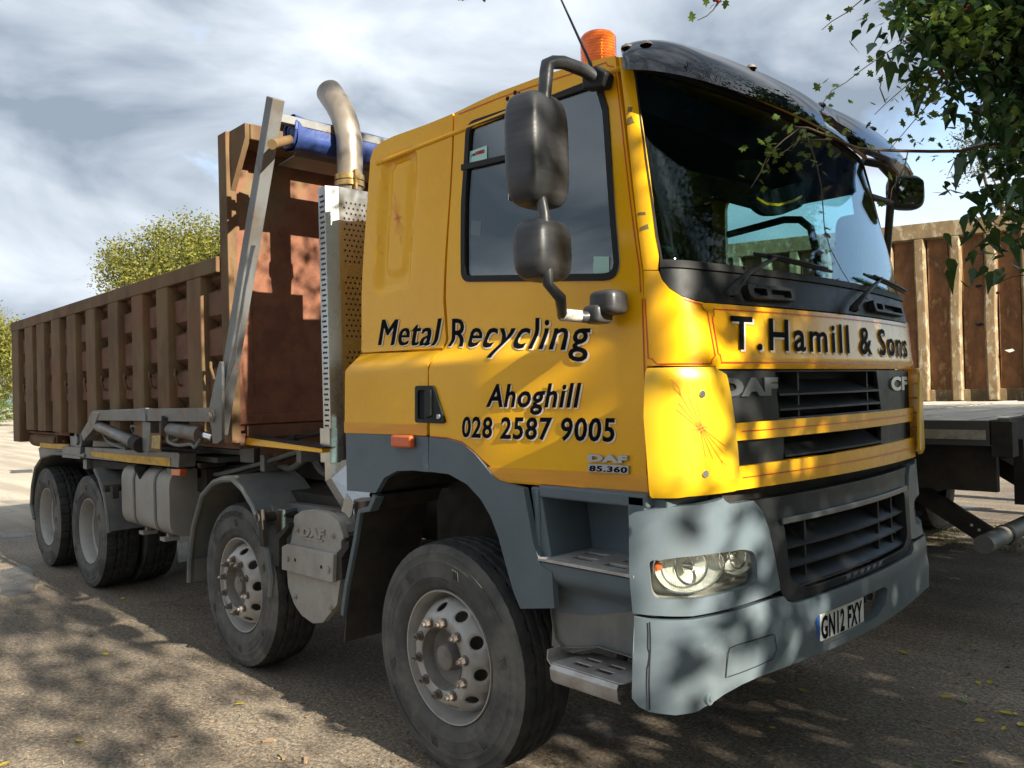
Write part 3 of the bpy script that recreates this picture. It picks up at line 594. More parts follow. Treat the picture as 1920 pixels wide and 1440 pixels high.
# bucket round the lamps
def lamp(mir,par):
    sg=-1 if not mir else 1
    lp=pan('headlight',shrink(HL,-.01),'lo','lamp_glass',par,th=.004,off=-.012,bevel=0,step=(.08,.05),mir=mir)
    pan('lamp_surround',shrink(HL,-.03),'lo','lamp_silver',lp,th=.006,off=-.085,bevel=0,step=(.08,.05),mir=mir)
    m=MB(); n=len(HL); vs=[]
    for a,b in HL: vs.append(SP(S_lo,a,b,-.014,mir)); vs.append(SP(S_lo,a,b,-.10,mir))
    m.add(vs,[(2*i,2*i+1,(2*i+3)%(2*n),(2*i+2)%(2*n)) for i in range(n)]); m.build('lamp_rim',MT['galv'],lp)
    for ca,cz,ra,rz,dd in ((-1.385,1.085,.275,.092,.085),(-1.015,1.105,.13,.078,.08)):
        m=MB(); vs=[];K=28
        for j in range(8):
            t=j/7; rr=math.sin(t*PI/2); dep=-.016-dd*(1-0)*math.cos(t*PI/2)
            for k in range(K):
                an=2*PI*k/K; vs.append(SP(S_lo,ca+ra*rr*math.cos(an),cz+rz*rr*math.sin(an),dep,mir))
        m.add(vs,[(j*K+k,j*K+(k+1)%K,(j+1)*K+(k+1)%K,(j+1)*K+k) for j in range(7) for k in range(K)]); m.build('reflector_bowl',MT['reflector'],lp,ang=80)
        # bright ring and inner projector
        m=MB(); pts=[SP(S_lo,ca+ra*math.cos(2*PI*k/32),cz+rz*math.sin(2*PI*k/32),-.017,mir) for k in range(33)]; m.tube(pts,.004,6,False); m.build('lamp_ring',MT['chrome'],lp)
        m=MB(); pts=[SP(S_lo,ca+ra*(.15+.45*math.cos(2*PI*k/32)),cz+rz*.72*math.sin(2*PI*k/32),-.03,mir) for k in range(33)]; m.tube(pts,.005,6,False)
        c=SP(S_lo,ca+ra*.15,cz,-.06,mir); m.lathe([(.001,.03),(.018,.025),(.026,.0)],16,c,'x'); m.build('bulb_shield',MT['chrome'],lp)
    m=MB(); c=SP(S_lo,-1.62,1.09,-.045,mir); m.lathe([(.001,.012),(.016,.01),(.022,-.01)],16,c,'x'); m.build('indicator_bulb',MT['amber'],lp)
    # ribbed inner lens in front of the outer bowl
    m=MB()
    for k in range(17):
        a=-1.66+k*.016; pts=[SP(S_lo,a,1.085+v*.085*math.sqrt(max(.0,1-((a+1.385)/.285)**2)),-.018,mir) for v in(-.95,-.5,0,.5,.95)]; m.tube(pts,.0022,4,False)
    m.build('lens_ribs',MT['lamp_glass'],lp)
lamp(False,hh); lamp(True,hh2)
for s_,pr in((-1,hh),(1,hh2)):   # black tops behind the housings
    m=MB(); m.box((1.02,s_*.75,1.24),(1.20,s_*1.16,1.33)); m.box((1.05,s_*1.10,1.26),(1.13,s_*1.20,1.345)); m.build('hinge_cover',MT['grey'],pr,bevel=.008)
# bumper, one moulding right across
TOPN=[(-1.833,0.919),(-1.711,0.912),(-1.407,0.908),(-1.110,0.914),(-0.878,0.922),(-0.782,0.921),(-0.753,0.898),(-0.696,0.882)]
BOTN=[(-1.860,0.631),(-1.809,0.606),(-1.731,0.594),(-1.544,0.587),(-1.424,0.594),(-1.323,0.609),(-1.219,0.636),(-1.102,0.654),(-0.985,0.662),(-0.768,0.659)]
top=[(a,z) for a,z in TOPN]+[(-.55,.882),(0,.882),(.55,.882)]; 
half_t=TOPN; half_b=BOTN[::-1]
outl=half_t+[(-.4,.884),(0,.884),(.4,.884)]+mirp(half_t)+mirp(half_b)[0:]+[(.3,.655),(-.3,.655)]+half_b
outl=half_t+[(-.4,.884),(0,.884),(.4,.884)]+mirp(half_t)+[(-a,z) for a,z in BOTN]+[(.3,.655),(-.3,.655)]+BOTN[::-1]
PH=rnd([(-.56,.79),(-.53,.812),(0,.815),(.20,.812),(.245,.79),(.20,.728),(.09,.697),(-.40,.683),(-.50,.69),(-.535,.725)],.02,3)
bp=pan('bumper',outl,'lo','grey',T,th=.05,holes=[PH],off=.018,bevel=.012,step=(.05,.03),seg=3,offf=lambda a,z:(.012*sst((z-.80)/.04) if abs(a)>.3 else 0)*0+ .010*sst((.80-z)/.03)*sst((abs(a)-.6)/.5))
m=MB(); line_on(m,[(-1.715,.905),(-1.72,.80),(-1.725,.75),(-1.73,.70),(-1.73,.60)],lambda a,z,o=0:SP(S_lo,a,z,.010*sst((.80-z)/.03)*sst((abs(a)-.6)/.5)),.006,.0225)
m.build('panel_gap',MT['rubber'],bp,smooth=False,fix=False); m=MB()
FC_=[(-.86,.69),(-.87,.755),(-.83,.775),(-.60,.79),(-.585,.775),(-.575,.70),(-.60,.68),(-.84,.675)]
FC_=[(-1.207,0.743),(-1.197,0.773),(-1.178,0.784),(-1.128,0.789),(-0.882,0.796),(-0.870,0.790)]+[(-0.864,0.740),(-0.893,0.710),(-1.189,0.696),(-1.215,0.695)]
line_on(m,FC_,lambda a,z,o=0:SP(S_lo,a,z,.010*sst((.80-z)/.03)*sst((abs(a)-.6)/.5)),.004,.0215,closed=True)
m.build('panel_gap',MT['rubber'],bp,smooth=False,fix=False)
m=MB(); c=SP(S_lo,*[(-1.310,0.630)][0],.026); m.lathe([(.001,.004),(.012,.004),(.014,.0),(.026,-.002),(.03,-.012)],20,c,'x'); m.build('bumper_screw',MT['grey'],bp)
# number plate set in the bumper opening, and the little step below it
NPq=[(-0.507,0.810),(-0.040,0.813),(-0.043,0.735),(-0.506,0.728)]
def S_np(a,z,o=0): q=S_lo(a,z); return (q[0]-.002,q[1],q[2])
npl=pan('number_plate',[(-.505,.69),(-.505,.80),(-.02,.80),(-.02,.69)],S_np,'white',T,th=.006,bevel=.001,step=(.1,.1))
pan('plate_band',[(-.505,.69),(-.505,.80),(-.475,.80),(-.475,.69)],S_np,'plate_blue',npl,th=.002,off=.0015,bevel=0)
text_on('plate_letters','GN12 FXY',(-.462,.700),(-.045,.700),(-.462,.790),S_np,'text_black',npl,off=.002,bold=.03)
m=MB(); pts=[(a,z) for a,z in((-.47,0),(-.3,0),(-.1,0),(.06,0))]
vs=[]; 
for a,_ in pts:
    q=Vector(S_lo(a,.69)); vs+=[(q.x+.012,q.y,.690),(q.x-.06,q.y,.702),(q.x-.06,q.y,.682),(q.x+.012,q.y,.672)]
m.add(vs,[(4*i+k,4*i+4+k,4*i+4+(k+1)%4,4*i+(k+1)%4) for i in range(3) for k in range(4)]+[(0,1,2,3),(12,13,14,15)]); m.build('plate_step',MT['guard'],bp)
m=MB()
for k in range(7):
    q=Vector(S_lo(-.02+k*.018,.75)); m.box((q.x-.045,q.y-.008,.80-.012*k*0),(q.x-.03,q.y+.010,.775-.008*(k*3%5)))
q=Vector(S_lo(.05,.75)); m.bar((q.x-.05,q.y-.1,.80),(q.x-.045,q.y+.12,.76),.02,.03); m.build('broken_bracket',MT['black'],bp)
# lower black grille: surround, silver strip, slats
GO=[(-0.900,1.294),(-0.859,1.253),(-0.826,1.179),(-0.798,1.065),(-0.782,0.977),(-0.780,0.937),(-0.750,0.906),(-0.679,0.884)]+[(-.5,.893),(0,.893)]
GO=[(-.915,1.295)]+[(a,z) for a,z in [(-0.853,1.244),(-0.826,1.179),(-0.798,1.065),(-0.782,0.977),(-0.780,0.937),(-0.750,0.906),(-0.687,0.885)]]
GOUT=GO+[(-.3,.890),(.3,.890)]+mirp(GO)
GI=rnd([(-.715,1.185),(-.70,.97),(-.60,.925),(.60,.925),(.70,.97),(.715,1.185)],[.01,.03,.05,.05,.03,.01],4)
lg=pan('lower_grille',GOUT,'lo','black',T,th=.05,holes=[GI],off=.0,bevel=.012,step=(.08,.04),offf=lambda a,z:.014*sst((1.20-z)/.03)*sst((z-.90)/.02)+.0)
pan('grille_strip',[(-.742,1.190),(-.742,1.214),(.742,1.214),(.742,1.190)],'lo','badge_dark',lg,th=.012,off=.026,bevel=.003)
m=MB()
def slat(mb,z,h,a0,a1,S=S_lo,d0=.0,d1=-.07,dz=.05):
    vs=[];K=12
    for k in range(K+1):
        a=a0+(a1-a0)*k/K; p=SP(S,a,z,d0); q=SP(S,a,z,d1); vs+=[(p.x,p.y,z),(p.x,p.y,z-.008),(q.x,q.y,z+dz-.008),(q.x,q.y,z+dz)]
    mb.add(vs,[(4*i+k,4*i+4+k,4*i+4+(k+1)%4,4*i+(k+1)%4) for i in range(K) for k in range(4)]+[(0,1,2,3),tuple(4*K+k for k in(3,2,1,0))])
for z in(1.105,1.03,.955):
    s2=MB(); slat(s2,z-.01,.02,-.705,.705,dz=.06,d1=-.08); s2.build('grille_slat',MT['black'],lg)
for a in(-.52,.30,.52):
    s2=MB(); p=Vector(S_lo(a,1.05)); s2.box((p.x-.08,p.y-.006,.93),(p.x-.012,p.y+.006,1.19)); s2.build('grille_divider',MT['black'],lg)
m=MB(); m.box((1.16,-.72,.88),(1.20,.72,1.30)); m.build('radiator_screen',MT['interior'],lg)
m=MB(); m.box((1.10,-.90,1.24),(1.26,.90,1.36)); m.build('front_crossmember',MT['dark'],T)
# --- upper front ------------------------------------------------------------------
QP=[(-1.999,2.162),(-1.727,2.155),(-1.690,2.123),(-1.593,2.089),(-1.434,2.059),(-1.252,2.043),(-1.126,2.037),(-1.089,2.017),(-1.066,1.935),(-1.069,1.843),(-1.071,1.803),(-1.987,1.812),(-1.999,1.981)]
for mir in(False,True):
    qp=pan('corner_panel',QP,'up','yellow',T,th=.03,bevel=.007,mir=mir,step=(.06,.04))
    m=MB(); line_on(m,[(-1.981,2.058),(-1.963,1.840)]+[(-1.908,1.836),(-1.851,1.817),(-1.149,1.813),(-1.124,1.830),(-1.078,1.842),(-1.118,2.003),(-1.168,2.013),(-1.187,2.030),(-1.400,2.049)],S_up,.0045,.0025,mir=mir); m.build('coachline',MT['red'],qp,smooth=False,fix=False)
AP=[(-1.996,2.990),(-1.555,2.993),(-1.499,2.935),(-1.506,2.836),(-1.540,2.684),(-1.574,2.536),(-1.621,2.371),(-1.677,2.210),(-1.743,2.159),(-1.999,2.165),(-1.999,2.379),(-1.999,2.627),(-1.999,2.838)]
for mir in(False,True): ap=pan('windscreen_pillar',AP,'up','yellow',T,th=.03,bevel=.007,mir=mir,step=(.06,.05))
for c in ([(-1.852,2.790),(-1.709,2.789),(-1.764,2.771),(-1.957,2.758),(-1.918,2.771)],[(-1.950,2.745),(-1.785,2.753),(-1.734,2.726),(-1.875,2.721),(-1.999,2.720)],[(-1.955,2.379),(-1.803,2.379),(-1.793,2.368),(-1.961,2.370)],[(-1.952,2.322),(-1.781,2.333),(-1.776,2.314),(-1.970,2.310)]):
    pan('paint_chip',c,'up','paint_chip',[o for o in T.children if o.name.startswith('windscreen_pillar')][0],th=.001,off=.0012,bevel=0)
FT=[(-1.112,2.037),(-.654,2.034),(0,2.034),(.654,2.034),(1.112,2.037),(1.10,1.98),(1.058,1.795),(0,1.792),(-1.058,1.795),(-1.10,1.98)]
fp=pan('front_panel',FT,'up','yellow',T,th=.03,off=.0,bevel=.008,step=(.06,.03),seg=3,offf=lambda a,z:-.012*sst((1.82-z)/.03))
m=MB(); line_on(m,[(-1.03,2.015),(1.03,2.015),(1.035,1.99),(1.06,1.985),(1.035,1.85),(1.01,1.845),(1.0,1.818),(-1.0,1.818),(-1.01,1.845),(-1.035,1.85),(-1.06,1.985),(-1.035,1.99)],S_up,.0045,.0028,closed=True); m.build('coachline',MT['red'],fp,smooth=False,fix=False)
q=[(-0.946,1.869),(0.899,1.857),(-0.922,1.993)]
text_on('lettering_shadow','T.Hamill & Sons',*q,'up','text_cream',fp,off=.0045,bold=.016,shift=(.011,-.008),sp=1.2)
text_on('lettering','T.Hamill & Sons',*q,'up','text_black',fp,off=.006,bold=.016,sp=1.2)
# black cowl under the screen
CW=[(-1.699,2.170),(-1.688,2.127),(-1.591,2.093),(-1.431,2.063),(-1.249,2.047),(-1.109,2.041)]
cw=pan('cowl_panel',CW+[(-.654,2.042),(0,2.042),(.654,2.042)]+[(-a,z) for a,z in reversed(CW)]+[(1.05,2.157),(0,2.162),(-1.05,2.160)],'up','black',T,th=.03,off=-.004,bevel=.006,step=(.08,.04))
for a0,a1 in((-.80,-.47),(.36,.86)):
    o=pan('cowl_handle',rnd([(a0,2.06),(a0-.01,2.115),(a1,2.115),(a1,2.06)],.02,4),'up','black',cw,th=.03,off=.028,bevel=.012,step=(.08,.04),holes=[rnd([(a0+.03,2.072),(a0+.03,2.10),(a0+.12,2.10),(a0+.12,2.072)],.01,2),rnd([(a0+.15,2.072),(a0+.15,2.10),(a1-.03,2.10),(a1-.03,2.072)],.01,2)])
# the glass and its seal
GS=[(-1.70,2.168),(-1.66,2.21)]+[(-1.667,2.290),(-1.644,2.412),(-1.622,2.578),(-1.580,2.738),(-1.517,2.879),(-1.481,2.929)][0:]+[(-1.47,2.965)]
GLS=GS+[(-.9,2.985),(0,2.99),(.9,2.985)]+[(-a,z) for a,z in reversed(GS)]+[(1.05,2.160),(0,2.164),(-1.05,2.163)]
pan('screen_seal',GLS,'up','rubber',T,th=.02,off=.004,holes=[shrink(GLS,.028)],bevel=.004,step=(.1,.1))
ws=pan('windscreen',shrink(GLS,.012),'up','windscreen',T,th=.006,off=-.004,bevel=0,step=(.08,.08))
# wipers: arm and blade
def wiper(p,e0,e1,b0,b1):
    m=MB(); A=SP(S_up,*p,.03); B=SP(S_up,*e0,.045); Cc=SP(S_up,*e1,.03)
    m.tube([A+Vector((.0,0,-.01)),A,B,Cc],[.022,.02,.011,.008],10); w=m.build('wiper',MT['black'],T)
    m=MB(); q0,q1=Vector(b0),Vector(b1); pts=[SP(S_up,*(q0*(1-t)+q1*t),.022) for t in[i/8 for i in range(9)]]; m.tube(pts,[.006]+[.010]*7+[.006],8)
    pts=[SP(S_up,*(q0*(1-t)+q1*t),.038) for t in[i/8 for i in range(1,8)]]; m.tube(pts,.006,6); m.build('wiper_blade',MT['black'],w)
W1=[(-0.930,2.070),(-0.816,2.147),(-0.538,2.244),(-0.706,2.241),(-0.065,2.216)]; W2=[(0.065,2.056),(0.233,2.135),(0.568,2.234),(0.329,2.237),(1.106,2.198)]
wiper(*W1); wiper(*W2)
# upper black grille with badges, yellow bars
ug=pan('upper_grille',[(-1.02,1.58),(-1.02,1.79),(1.02,1.79),(1.02,1.58)],'up','black',T,th=.02,off=-.022,bevel=.004,holes=[[(-.60,1.60),(-.62,1.78),(.40,1.78),(.45,1.60)]],step=(.08,.05))
for z in(1.66,1.60):
    s2=MB(); slat(s2,z+.035,.02,-.60,.43,S=S_up,d0=-.02,d1=-.10,dz=.055); s2.build('grille_slat',MT['black'],ug)
for a in(-.42,.30):
    s2=MB(); p=Vector(S_up(a,1.7)); s2.box((p.x-.11,p.y-.005,1.59),(p.x-.035,p.y+.005,1.79)); s2.build('grille_divider',MT['black'],ug)
m=MB(); m.box((1.12,-1.0,1.36),(1.18,1.0,1.80)); m.build('grille_back',MT['interior'],ug)
text_on('badge_letters','DAF',(-1.00,1.697),(-.62,1.695),(-1.00,1.762),'up','badge_dark',ug,off=-.012,bold=.07,th=.012)
text_on('badge_letters','CF',(.60,1.690),(.93,1.690),(.60,1.755),'up','badge',ug,off=-.012,bold=.05,th=.012)
b1=pan('yellow_bar',[(-1.0,1.527),(-1.0,1.592),(1.02,1.592),(1.02,1.522)],'up','yellow',T,th=.03,bevel=.012,step=(.08,.03),seg=3)
mg=pan('middle_grille',[(-1.02,1.42),(-1.02,1.53),(1.02,1.53),(1.02,1.42)],'up','black',T,th=.02,off=-.022,bevel=.004,holes=[[(-.58,1.43),(-.57,1.52),(.44,1.52),(.43,1.43)]],step=(.08,.05))
s2=MB(); slat(s2,1.45,.02,-.57,.43,S=S_up,d0=-.02,d1=-.10,dz=.055); s2.build('grille_slat',MT['black'],mg)
b2=pan('yellow_bar',[(-1.0,1.345),(-1.0,1.430),(1.02,1.437),(1.02,1.332)],'up','yellow',T,th=.03,bevel=.012,step=(.08,.03),seg=3)
for b,z in((b1,1.560),(b2,1.388)):
    m=MB(); line_on(m,[(-.90,z),(.93,z-.003)],S_up,.004,.0028); m.build('coachline',MT['red'],b,smooth=False,fix=False)
# corner air deflectors (stand off the cab), with screws and painted sunburst
DF=rnd([(-1.823,1.802),(-1.166,1.801),(-1.079,1.772),(-1.046,1.699),(-1.019,1.602),(-0.991,1.458),(-0.983,1.380),(-1.016,1.348),(-1.066,1.347),(-1.451,1.345),(-1.536,1.341),(-1.812,1.341),(-1.828,1.475),(-1.849,1.632)],[.02,.03,.01,0,0,0,0,.01,.01,0,.02,.01,0,0],4)
def dfo(a,z): return -.02*sst((1.36-z)/.03)+.012*sst((1.80-z)/.03)
for mir in(False,True):
    df=pan('corner_deflector',DF,'df','yellow_corner',T,th=.012,bevel=.004,mir=mir,step=(.04,.03),offf=dfo)
    if not mir:
        for p in [(-1.305,1.422)]+[(-1.310,1.705)]:
            m=MB(); c=SP(S_df,*p,.010); n_=nrm(S_df,*p); m.tube([c,c+n_*.006],.013,12); m.build('screw',MT['chrome'],df)
        c0,c1=[(-1.331,1.584),(-1.584,1.762)]
        scroll(lambda a,z,o=0:SP(S_df,a,z,dfo(a,z)),lambda u,v:(c0[0]-u*.9+(c1[0]-c0[0])*v*1.45,c0[1]-u*.16+(c1[1]-c0[1])*v*1.45),df)
    else:
        for z in(1.40,1.48,1.56,1.64,1.72):
            m=MB(); vs=[]
            for k in range(7):
                a=-1.85+k*.13; p=SP(S_df,a,z,-.01,True); q=SP(S_df,a,z,-.065,True); vs+=[p,q]
            m.add(vs,[(2*i,2*i+1,2*i+3,2*i+2) for i in range(6)]); r_=m.build('deflector_rib',MT['orange_strip'],df); s_=r_.modifiers.new('s','SOLIDIFY'); s_.thickness=.005
# --- sun visor across the top of the screen --------------------------------------
def S_vis(a,v,o=0):   # v 0 = bottom edge, 1 = top rear edge
    v=min(1.,max(0.,v)); m=min(abs(a),1.90); q=S_up(a,2.93); n_=nrm(S_up,a,2.93)
    if m>1.85: n_=nrm(S_up,math.copysign(1.85,a),2.93)
    f=lambda v0,v1,v2:v0*(m-1)*(m-2)/2-v1*m*(m-2)+v2*m*(m-1)/2
    k0,z0=f(.27,.275,.02),f(2.785,2.825,2.93); k1,z1=f(.19,.20,.03),f(3.035,3.05,3.0); k2,z2=f(-.06,-.08,-.03),f(3.085,3.10,2.99)
    k=(1-v)**2*k0+2*v*(1-v)*k1+v*v*k2; z=(1-v)**2*z0+2*v*(1-v)*z1+v*v*z2
    return (q[0]+n_.x*k,q[1]+n_.y*k,z)
va=[-1.90+3.80*i/40 for i in range(41)]
def vout(): return [(a,.0) for a in va if a<1.70]+[(1.72,.5),(1.70,1.0),(1.5,1.0),(0,1.0),(-1.6,1.0),(-1.88,1.0),(-1.90,.5)]
vs_=pan('sun_visor',[p for p in vout() if not(-.02<p[0]<.30 and p[1]<.2)][:0]+[p for p in vout() if p[0]<-.02 or p[1]>.2]+[] if False else [p for p in vout()],S_vis,'smoke',T,th=.006,bevel=.002,step=(.06,.09),holes=[[(-.25,.03),(-.24,.20),(-.05,.26),(.10,.16),(.07,.10),(-.04,.05)]])
for a,v in((-1.72,.75),(-1.50,.55),(-.62,.5),(.0,.5),(.62,.5),(1.4,.5)):
    m=MB(); c=Vector(S_vis(a,v)); m.lathe([(.001,.012),(.010,.010),(.014,.004),(.022,.002),(.024,-.006)],14,c,'z'); m.build('visor_bolt',MT['nut'],vs_)
mb=MB()
P0=[SP(S_up,a,2.985,.02) for a in[-1.4+2.8*i/20 for i in range(21)]]; mb.tube(P0,.012,6); mb.build('visor_rail',MT['yellow'],T)
# --- cab interior -------------------------------------------------------------------
m=MB(); vs=[];K=20
for k in range(K+1):
    a=-1.75+3.5*k/K; p=SP(S_up,a,2.165,-.03); vs+=[(p.x,p.y,2.15),(.70,p.y*.98,2.22),(.62,p.y*.98,1.6),(p.x-.05,p.y,1.6)]
m.add(vs,[(4*i+k,4*i+4+k,4*i+4+(k+1)%4,4*i+(k+1)%4) for i in range(K) for k in range(4)]); m.build('dashboard',MT['interior'],T)
for y in(-.55,.62):
    m=MB(); m.box((-.15,y-.26,1.72),(.38,y+.26,1.88)); m.prism([(-.22,1.8),(-.05,1.8),(-.16,2.50),(-.30,2.50)],y-.25,y+.25); m.prism([(-.24,2.52),(-.14,2.52),(-.18,2.72),(-.27,2.72)],y-.14,y+.14); m.build('seat',MT['interior'],T,bevel=.04,seg=3)
m=MB(); m.box((-.595,-1.05,1.6),(-.58,1.05,2.93)); m.box((-.58,-1.04,2.93),(1.0,1.04,2.94)); m.box((.40,-1.05,2.80),(1.02,1.05,2.94)); m.box((-.58,-1.05,1.44),(1.0,-1.04,2.20)); m.box((-.58,1.04,1.44),(1.0,1.05,2.20)); m.box((-.58,-1.04,2.2),(.05,-1.03,2.92)); m.box((-.58,1.03,2.2),(.05,1.04,2.92)); m.build('cab_lining',MT['interior'],T)
m=MB(); c=Vector((.60,-.55,2.22)); nrmv=Vector((-.55,0,.83)); u_=Vector((0,1,0)); w_=nrmv.cross(u_).normalized(); pts=[c+(u_*math.cos(2*PI*k/32)+w_*math.sin(2*PI*k/32))*.23 for k in range(33)]; m.tube(pts,.016,8,False); m.tube([c-u_*.22,c+u_*.22],.012,6); m.tube([c,c-nrmv*.3],.03,8); m.build('steering_wheel',MT['interior'],T)
# far door with its window: you look out through it
FW=rnd([(.13,2.93),(.93,2.92),(1.0,2.20),(.10,2.22)],[.07,.07,.08,.05],5)
fd=pan('far_door',[(.02,2.985),(1.0,2.975),(1.09,2.16),(1.10,1.36),(.45,1.36),(-.2,1.52),(-.2,1.85),(-.05,2.0),(.0,2.4)],'side','yellow',T,th=.03,holes=[FW],mir=True,step=(.08,.06))
pan('far_window_glass',shrink(FW,-.01),'side','windscreen',fd,th=.005,off=-.012,bevel=0,step=(.2,.2),mir=True)
pan('far_rear_panel',[(-.62,3.0),(-.02,3.0),(-.05,2.0),(-.23,1.85),(-.23,1.53),(-.80,1.53),(-.80,1.85),(-.66,1.97)],'side','yellow',T,th=.03,mir=True)
P0=[(0.214,2.678),(0.590,2.707),(0.689,2.690),(0.752,2.630),(0.780,2.496),(0.794,2.340)]
m=MB(); m.tube([(x,.95,z) for x,z in P0],.022,8); m.build('grab_rail',MT['interior'],T)
# round-cornered mirror hanging behind the glass its yellow reflection laid on as a painted arc
cm=SP(S_up,-.30,2.62,-.10)
IM=rnd([(-0.437,2.530),(-0.309,2.569),(0.030,2.667),(0.061,2.584),(0.003,2.543),(-0.189,2.482),(-0.314,2.464),(-0.399,2.478)],.03,4)
im=pan('interior_mirror',IM,plane_S('x',1.16),'interior',T,th=.03,bevel=.008,step=(.2,.2))
ya=[(-0.407,2.525),(-0.323,2.512),(-0.216,2.523),(-0.085,2.559),(0.010,2.596)]; m=MB(); line_on(m,ya,plane_S('x',1.1615),.011,.002); m.build('painted_reflection',MT['yellow'],im,smooth=False,fix=False)
# ---------------------------------------------------------------- wheels
def make_tyre(duty=0):
    mb=MB(); nt_=216; W_=.135
    prof=[]   # (radius, y) from the inner bead round to the outer bead
    side=[(.300,.118),(.315,.138),(.335,.150),(.360,.156),(.366,.1585),(.372,.157),(.40,.1575),(.430,.155),(.436,.157),(.442,.154),(.47,.150),(.476,.1515),(.482,.148),(.50,.142),(.512,.138)]
    tread=[]
    for i in range(31): tread.append(W_-2*W_*i/30)
    vs=[];ny=0; rows=[]
    for k in range(nt_):
        th=2*PI*k/nt_; zz=(k%6); zig=[0,.5,1,1,.5,0][zz]*.006-.003; row=[]
        for r,y in side: row.append((r,y))
        for y in tread:
            r=.525-.010*abs(y/W_)**3
            for g in((-.074,-.025,.025,.074) if duty==0 else (-.05,0,.05)):
                if abs(y-g-zig*(1 if duty==0 else 2.2))<.0062: r-=.011
            if duty==1 and k%6==0 and abs(y)>.03: r-=.008
            if duty==0 and k%4==0 and abs(y)>.118: r-=.006
            if duty==0 and k%6==3 and .03<abs(y)<.07: r-=.004
            row.append((r,y))
        for r,y in reversed(side): row.append((r,-y))
        rows.append([(r*math.cos(th),y,r*math.sin(th)) for r,y in row]); ny=len(row)
    for r in rows: vs+=r
    fs=[]
    for k in range(nt_):
        j=(k+1)%nt_
        for i in range(ny-1): fs.append((k*ny+i,k*ny+i+1,j*ny+i+1,j*ny+i))
    mb.add(vs,fs); return mb
def make_wheel(name,kind,duty=0,text=None):
    w=D.objects.new(name,None); COL.objects.link(w); w.parent=T; w.empty_display_size=.2
    ty=make_tyre(duty).build('tyre',MT['tyre'],w,ang=28)
    ty.data.materials.append(MT['tread'])
    for p in ty.data.polygons:
        c=p.center; 
        if math.hypot(c.x,c.z)>.510: p.material_index=1
    m=MB()
    if kind=='steer':
        m.lathe([(.290,-.118),(.296,-.136),(.302,-.137),(.305,-.128),(.300,-.115)],64)
        m.lathe([(.290,-.118),(.283,-.10),(.280,-.06),(.262,-.045),(.262,.10),(.295,.13)],64)
    else:
        m.lathe([(.290,-.118),(.296,-.136),(.302,-.137),(.305,-.128),(.300,-.115)],64)
        m.lathe([(.290,-.118),(.283,-.10),(.278,-.03),(.262,-.02),(.255,.11),(.235,.14),(.15,.145),(.10,.145)],64)
    rim=m.build('rim',MT['rim'],w,ang=50)
    if kind=='steer':
        def hgt(r): return tab([(.0,-.165),(.15,-.165),(.195,-.163),(.205,-.158),(.250,-.095),(.266,-.06)],r)
        C_=lambda r,n=40,cx=0,cz=0,rx=None:[(cx+(rx or r)*math.cos(2*PI*k/n),cz+r*math.sin(2*PI*k/n)) for k in range(n)]
        holes=[C_(.140,40)]
        for k in range(10):
            a=2*PI*k/10+.1; cx,cz=.2265*math.cos(a),.2265*math.sin(a); e=[]
            for j in range(12):
                t=2*PI*j/12; rr,tt=.019*math.cos(t),.030*math.sin(t); e.append((cx+rr*math.cos(a)-tt*math.sin(a),cz+rr*math.sin(a)+tt*math.cos(a)))
            holes.append(e)
        P,Tt=tri2d(C_(.264,64),holes,(.02,.02)); mb=MB(); mb.add([(x,hgt(math.hypot(x,z)),z) for x,z in P],Tt)
        dk=mb.build('wheel_disc',MT['rim'],w,ang=40); sm=dk.modifiers.new('s','SOLIDIFY'); sm.thickness=.010; sm.offset=-1
        m=MB(); m.lathe([(.140,-.168),(.136,-.15),(.128,-.11),(.10,-.095),(.066,-.09),(.063,-.125),(.055,-.150),(.035,-.158),(.001,-.160)],40); m.lathe([(.255,-.02),(.001,-.02)],40); m.build('hub',MT['hub'],w,ang=40)
        nm=None
        for k in range(10):
            a=2*PI*k/10+.42
            if nm is None:
                q=MB(); q.lathe([(.021,-.0),(.021,-.008),(.017,-.009),(.017,-.032),(.013,-.034),(.009,-.035),(.009,-.048),(.001,-.049)],6); q.lathe([(.023,0),(.023,-.006),(.001,-.006)],14); o=q.build('wheel_nut',MT['nut'],w,ang=30); nm=o.data
            else: o=link('wheel_nut',nm,w)
            o.location=(.1675*math.cos(a),-.165,.1675*math.sin(a))
    else:
        m=MB(); m.lathe([(.16,.14),(.15,.05),(.135,.02),(.11,-.0),(.06,-.01),(.001,-.012)],32); m.build('hub',MT['hub'],w,ang=40)
        nm=None
        for k in range(10):
            a=2*PI*k/10
            if nm is None:
                q=MB(); q.lathe([(.02,0),(.017,-.03),(.008,-.031),(.008,-.05),(.001,-.05)],6); o=q.build('wheel_nut',MT['nut'],w,ang=30); nm=o.data
            else: o=link('wheel_nut',nm,w)
            o.location=(.19*math.cos(a),.142,.19*math.sin(a))
        t2=link('inner_tyre',ty.data,w); t2.location=(0,.345,0)
    if text:
        uv,fs=textmesh(text,.02); v2=[]
        for u,v in uv:
            a=R(140)-R(62)*u; r=.445+.036*v; v2.append((r*math.cos(a),-.1605+ (r-.445)*.14,r*math.sin(a)))
        mb=MB(); mb.add(v2,fs); mb.build('tyre_lettering',MT['rubber'],w,smooth=False,fix=False)
    m=MB()
    for a0 in(.35,1.5,2.4,3.6,4.7,5.6):
        for j in range(4):
            a=a0+.028*j; m.bar((.385*math.cos(a),-.1588,.385*math.sin(a)),(.425*math.cos(a+.04),-.1592,.425*math.sin(a+.04)),.004,.0035,up=(0,1,0))
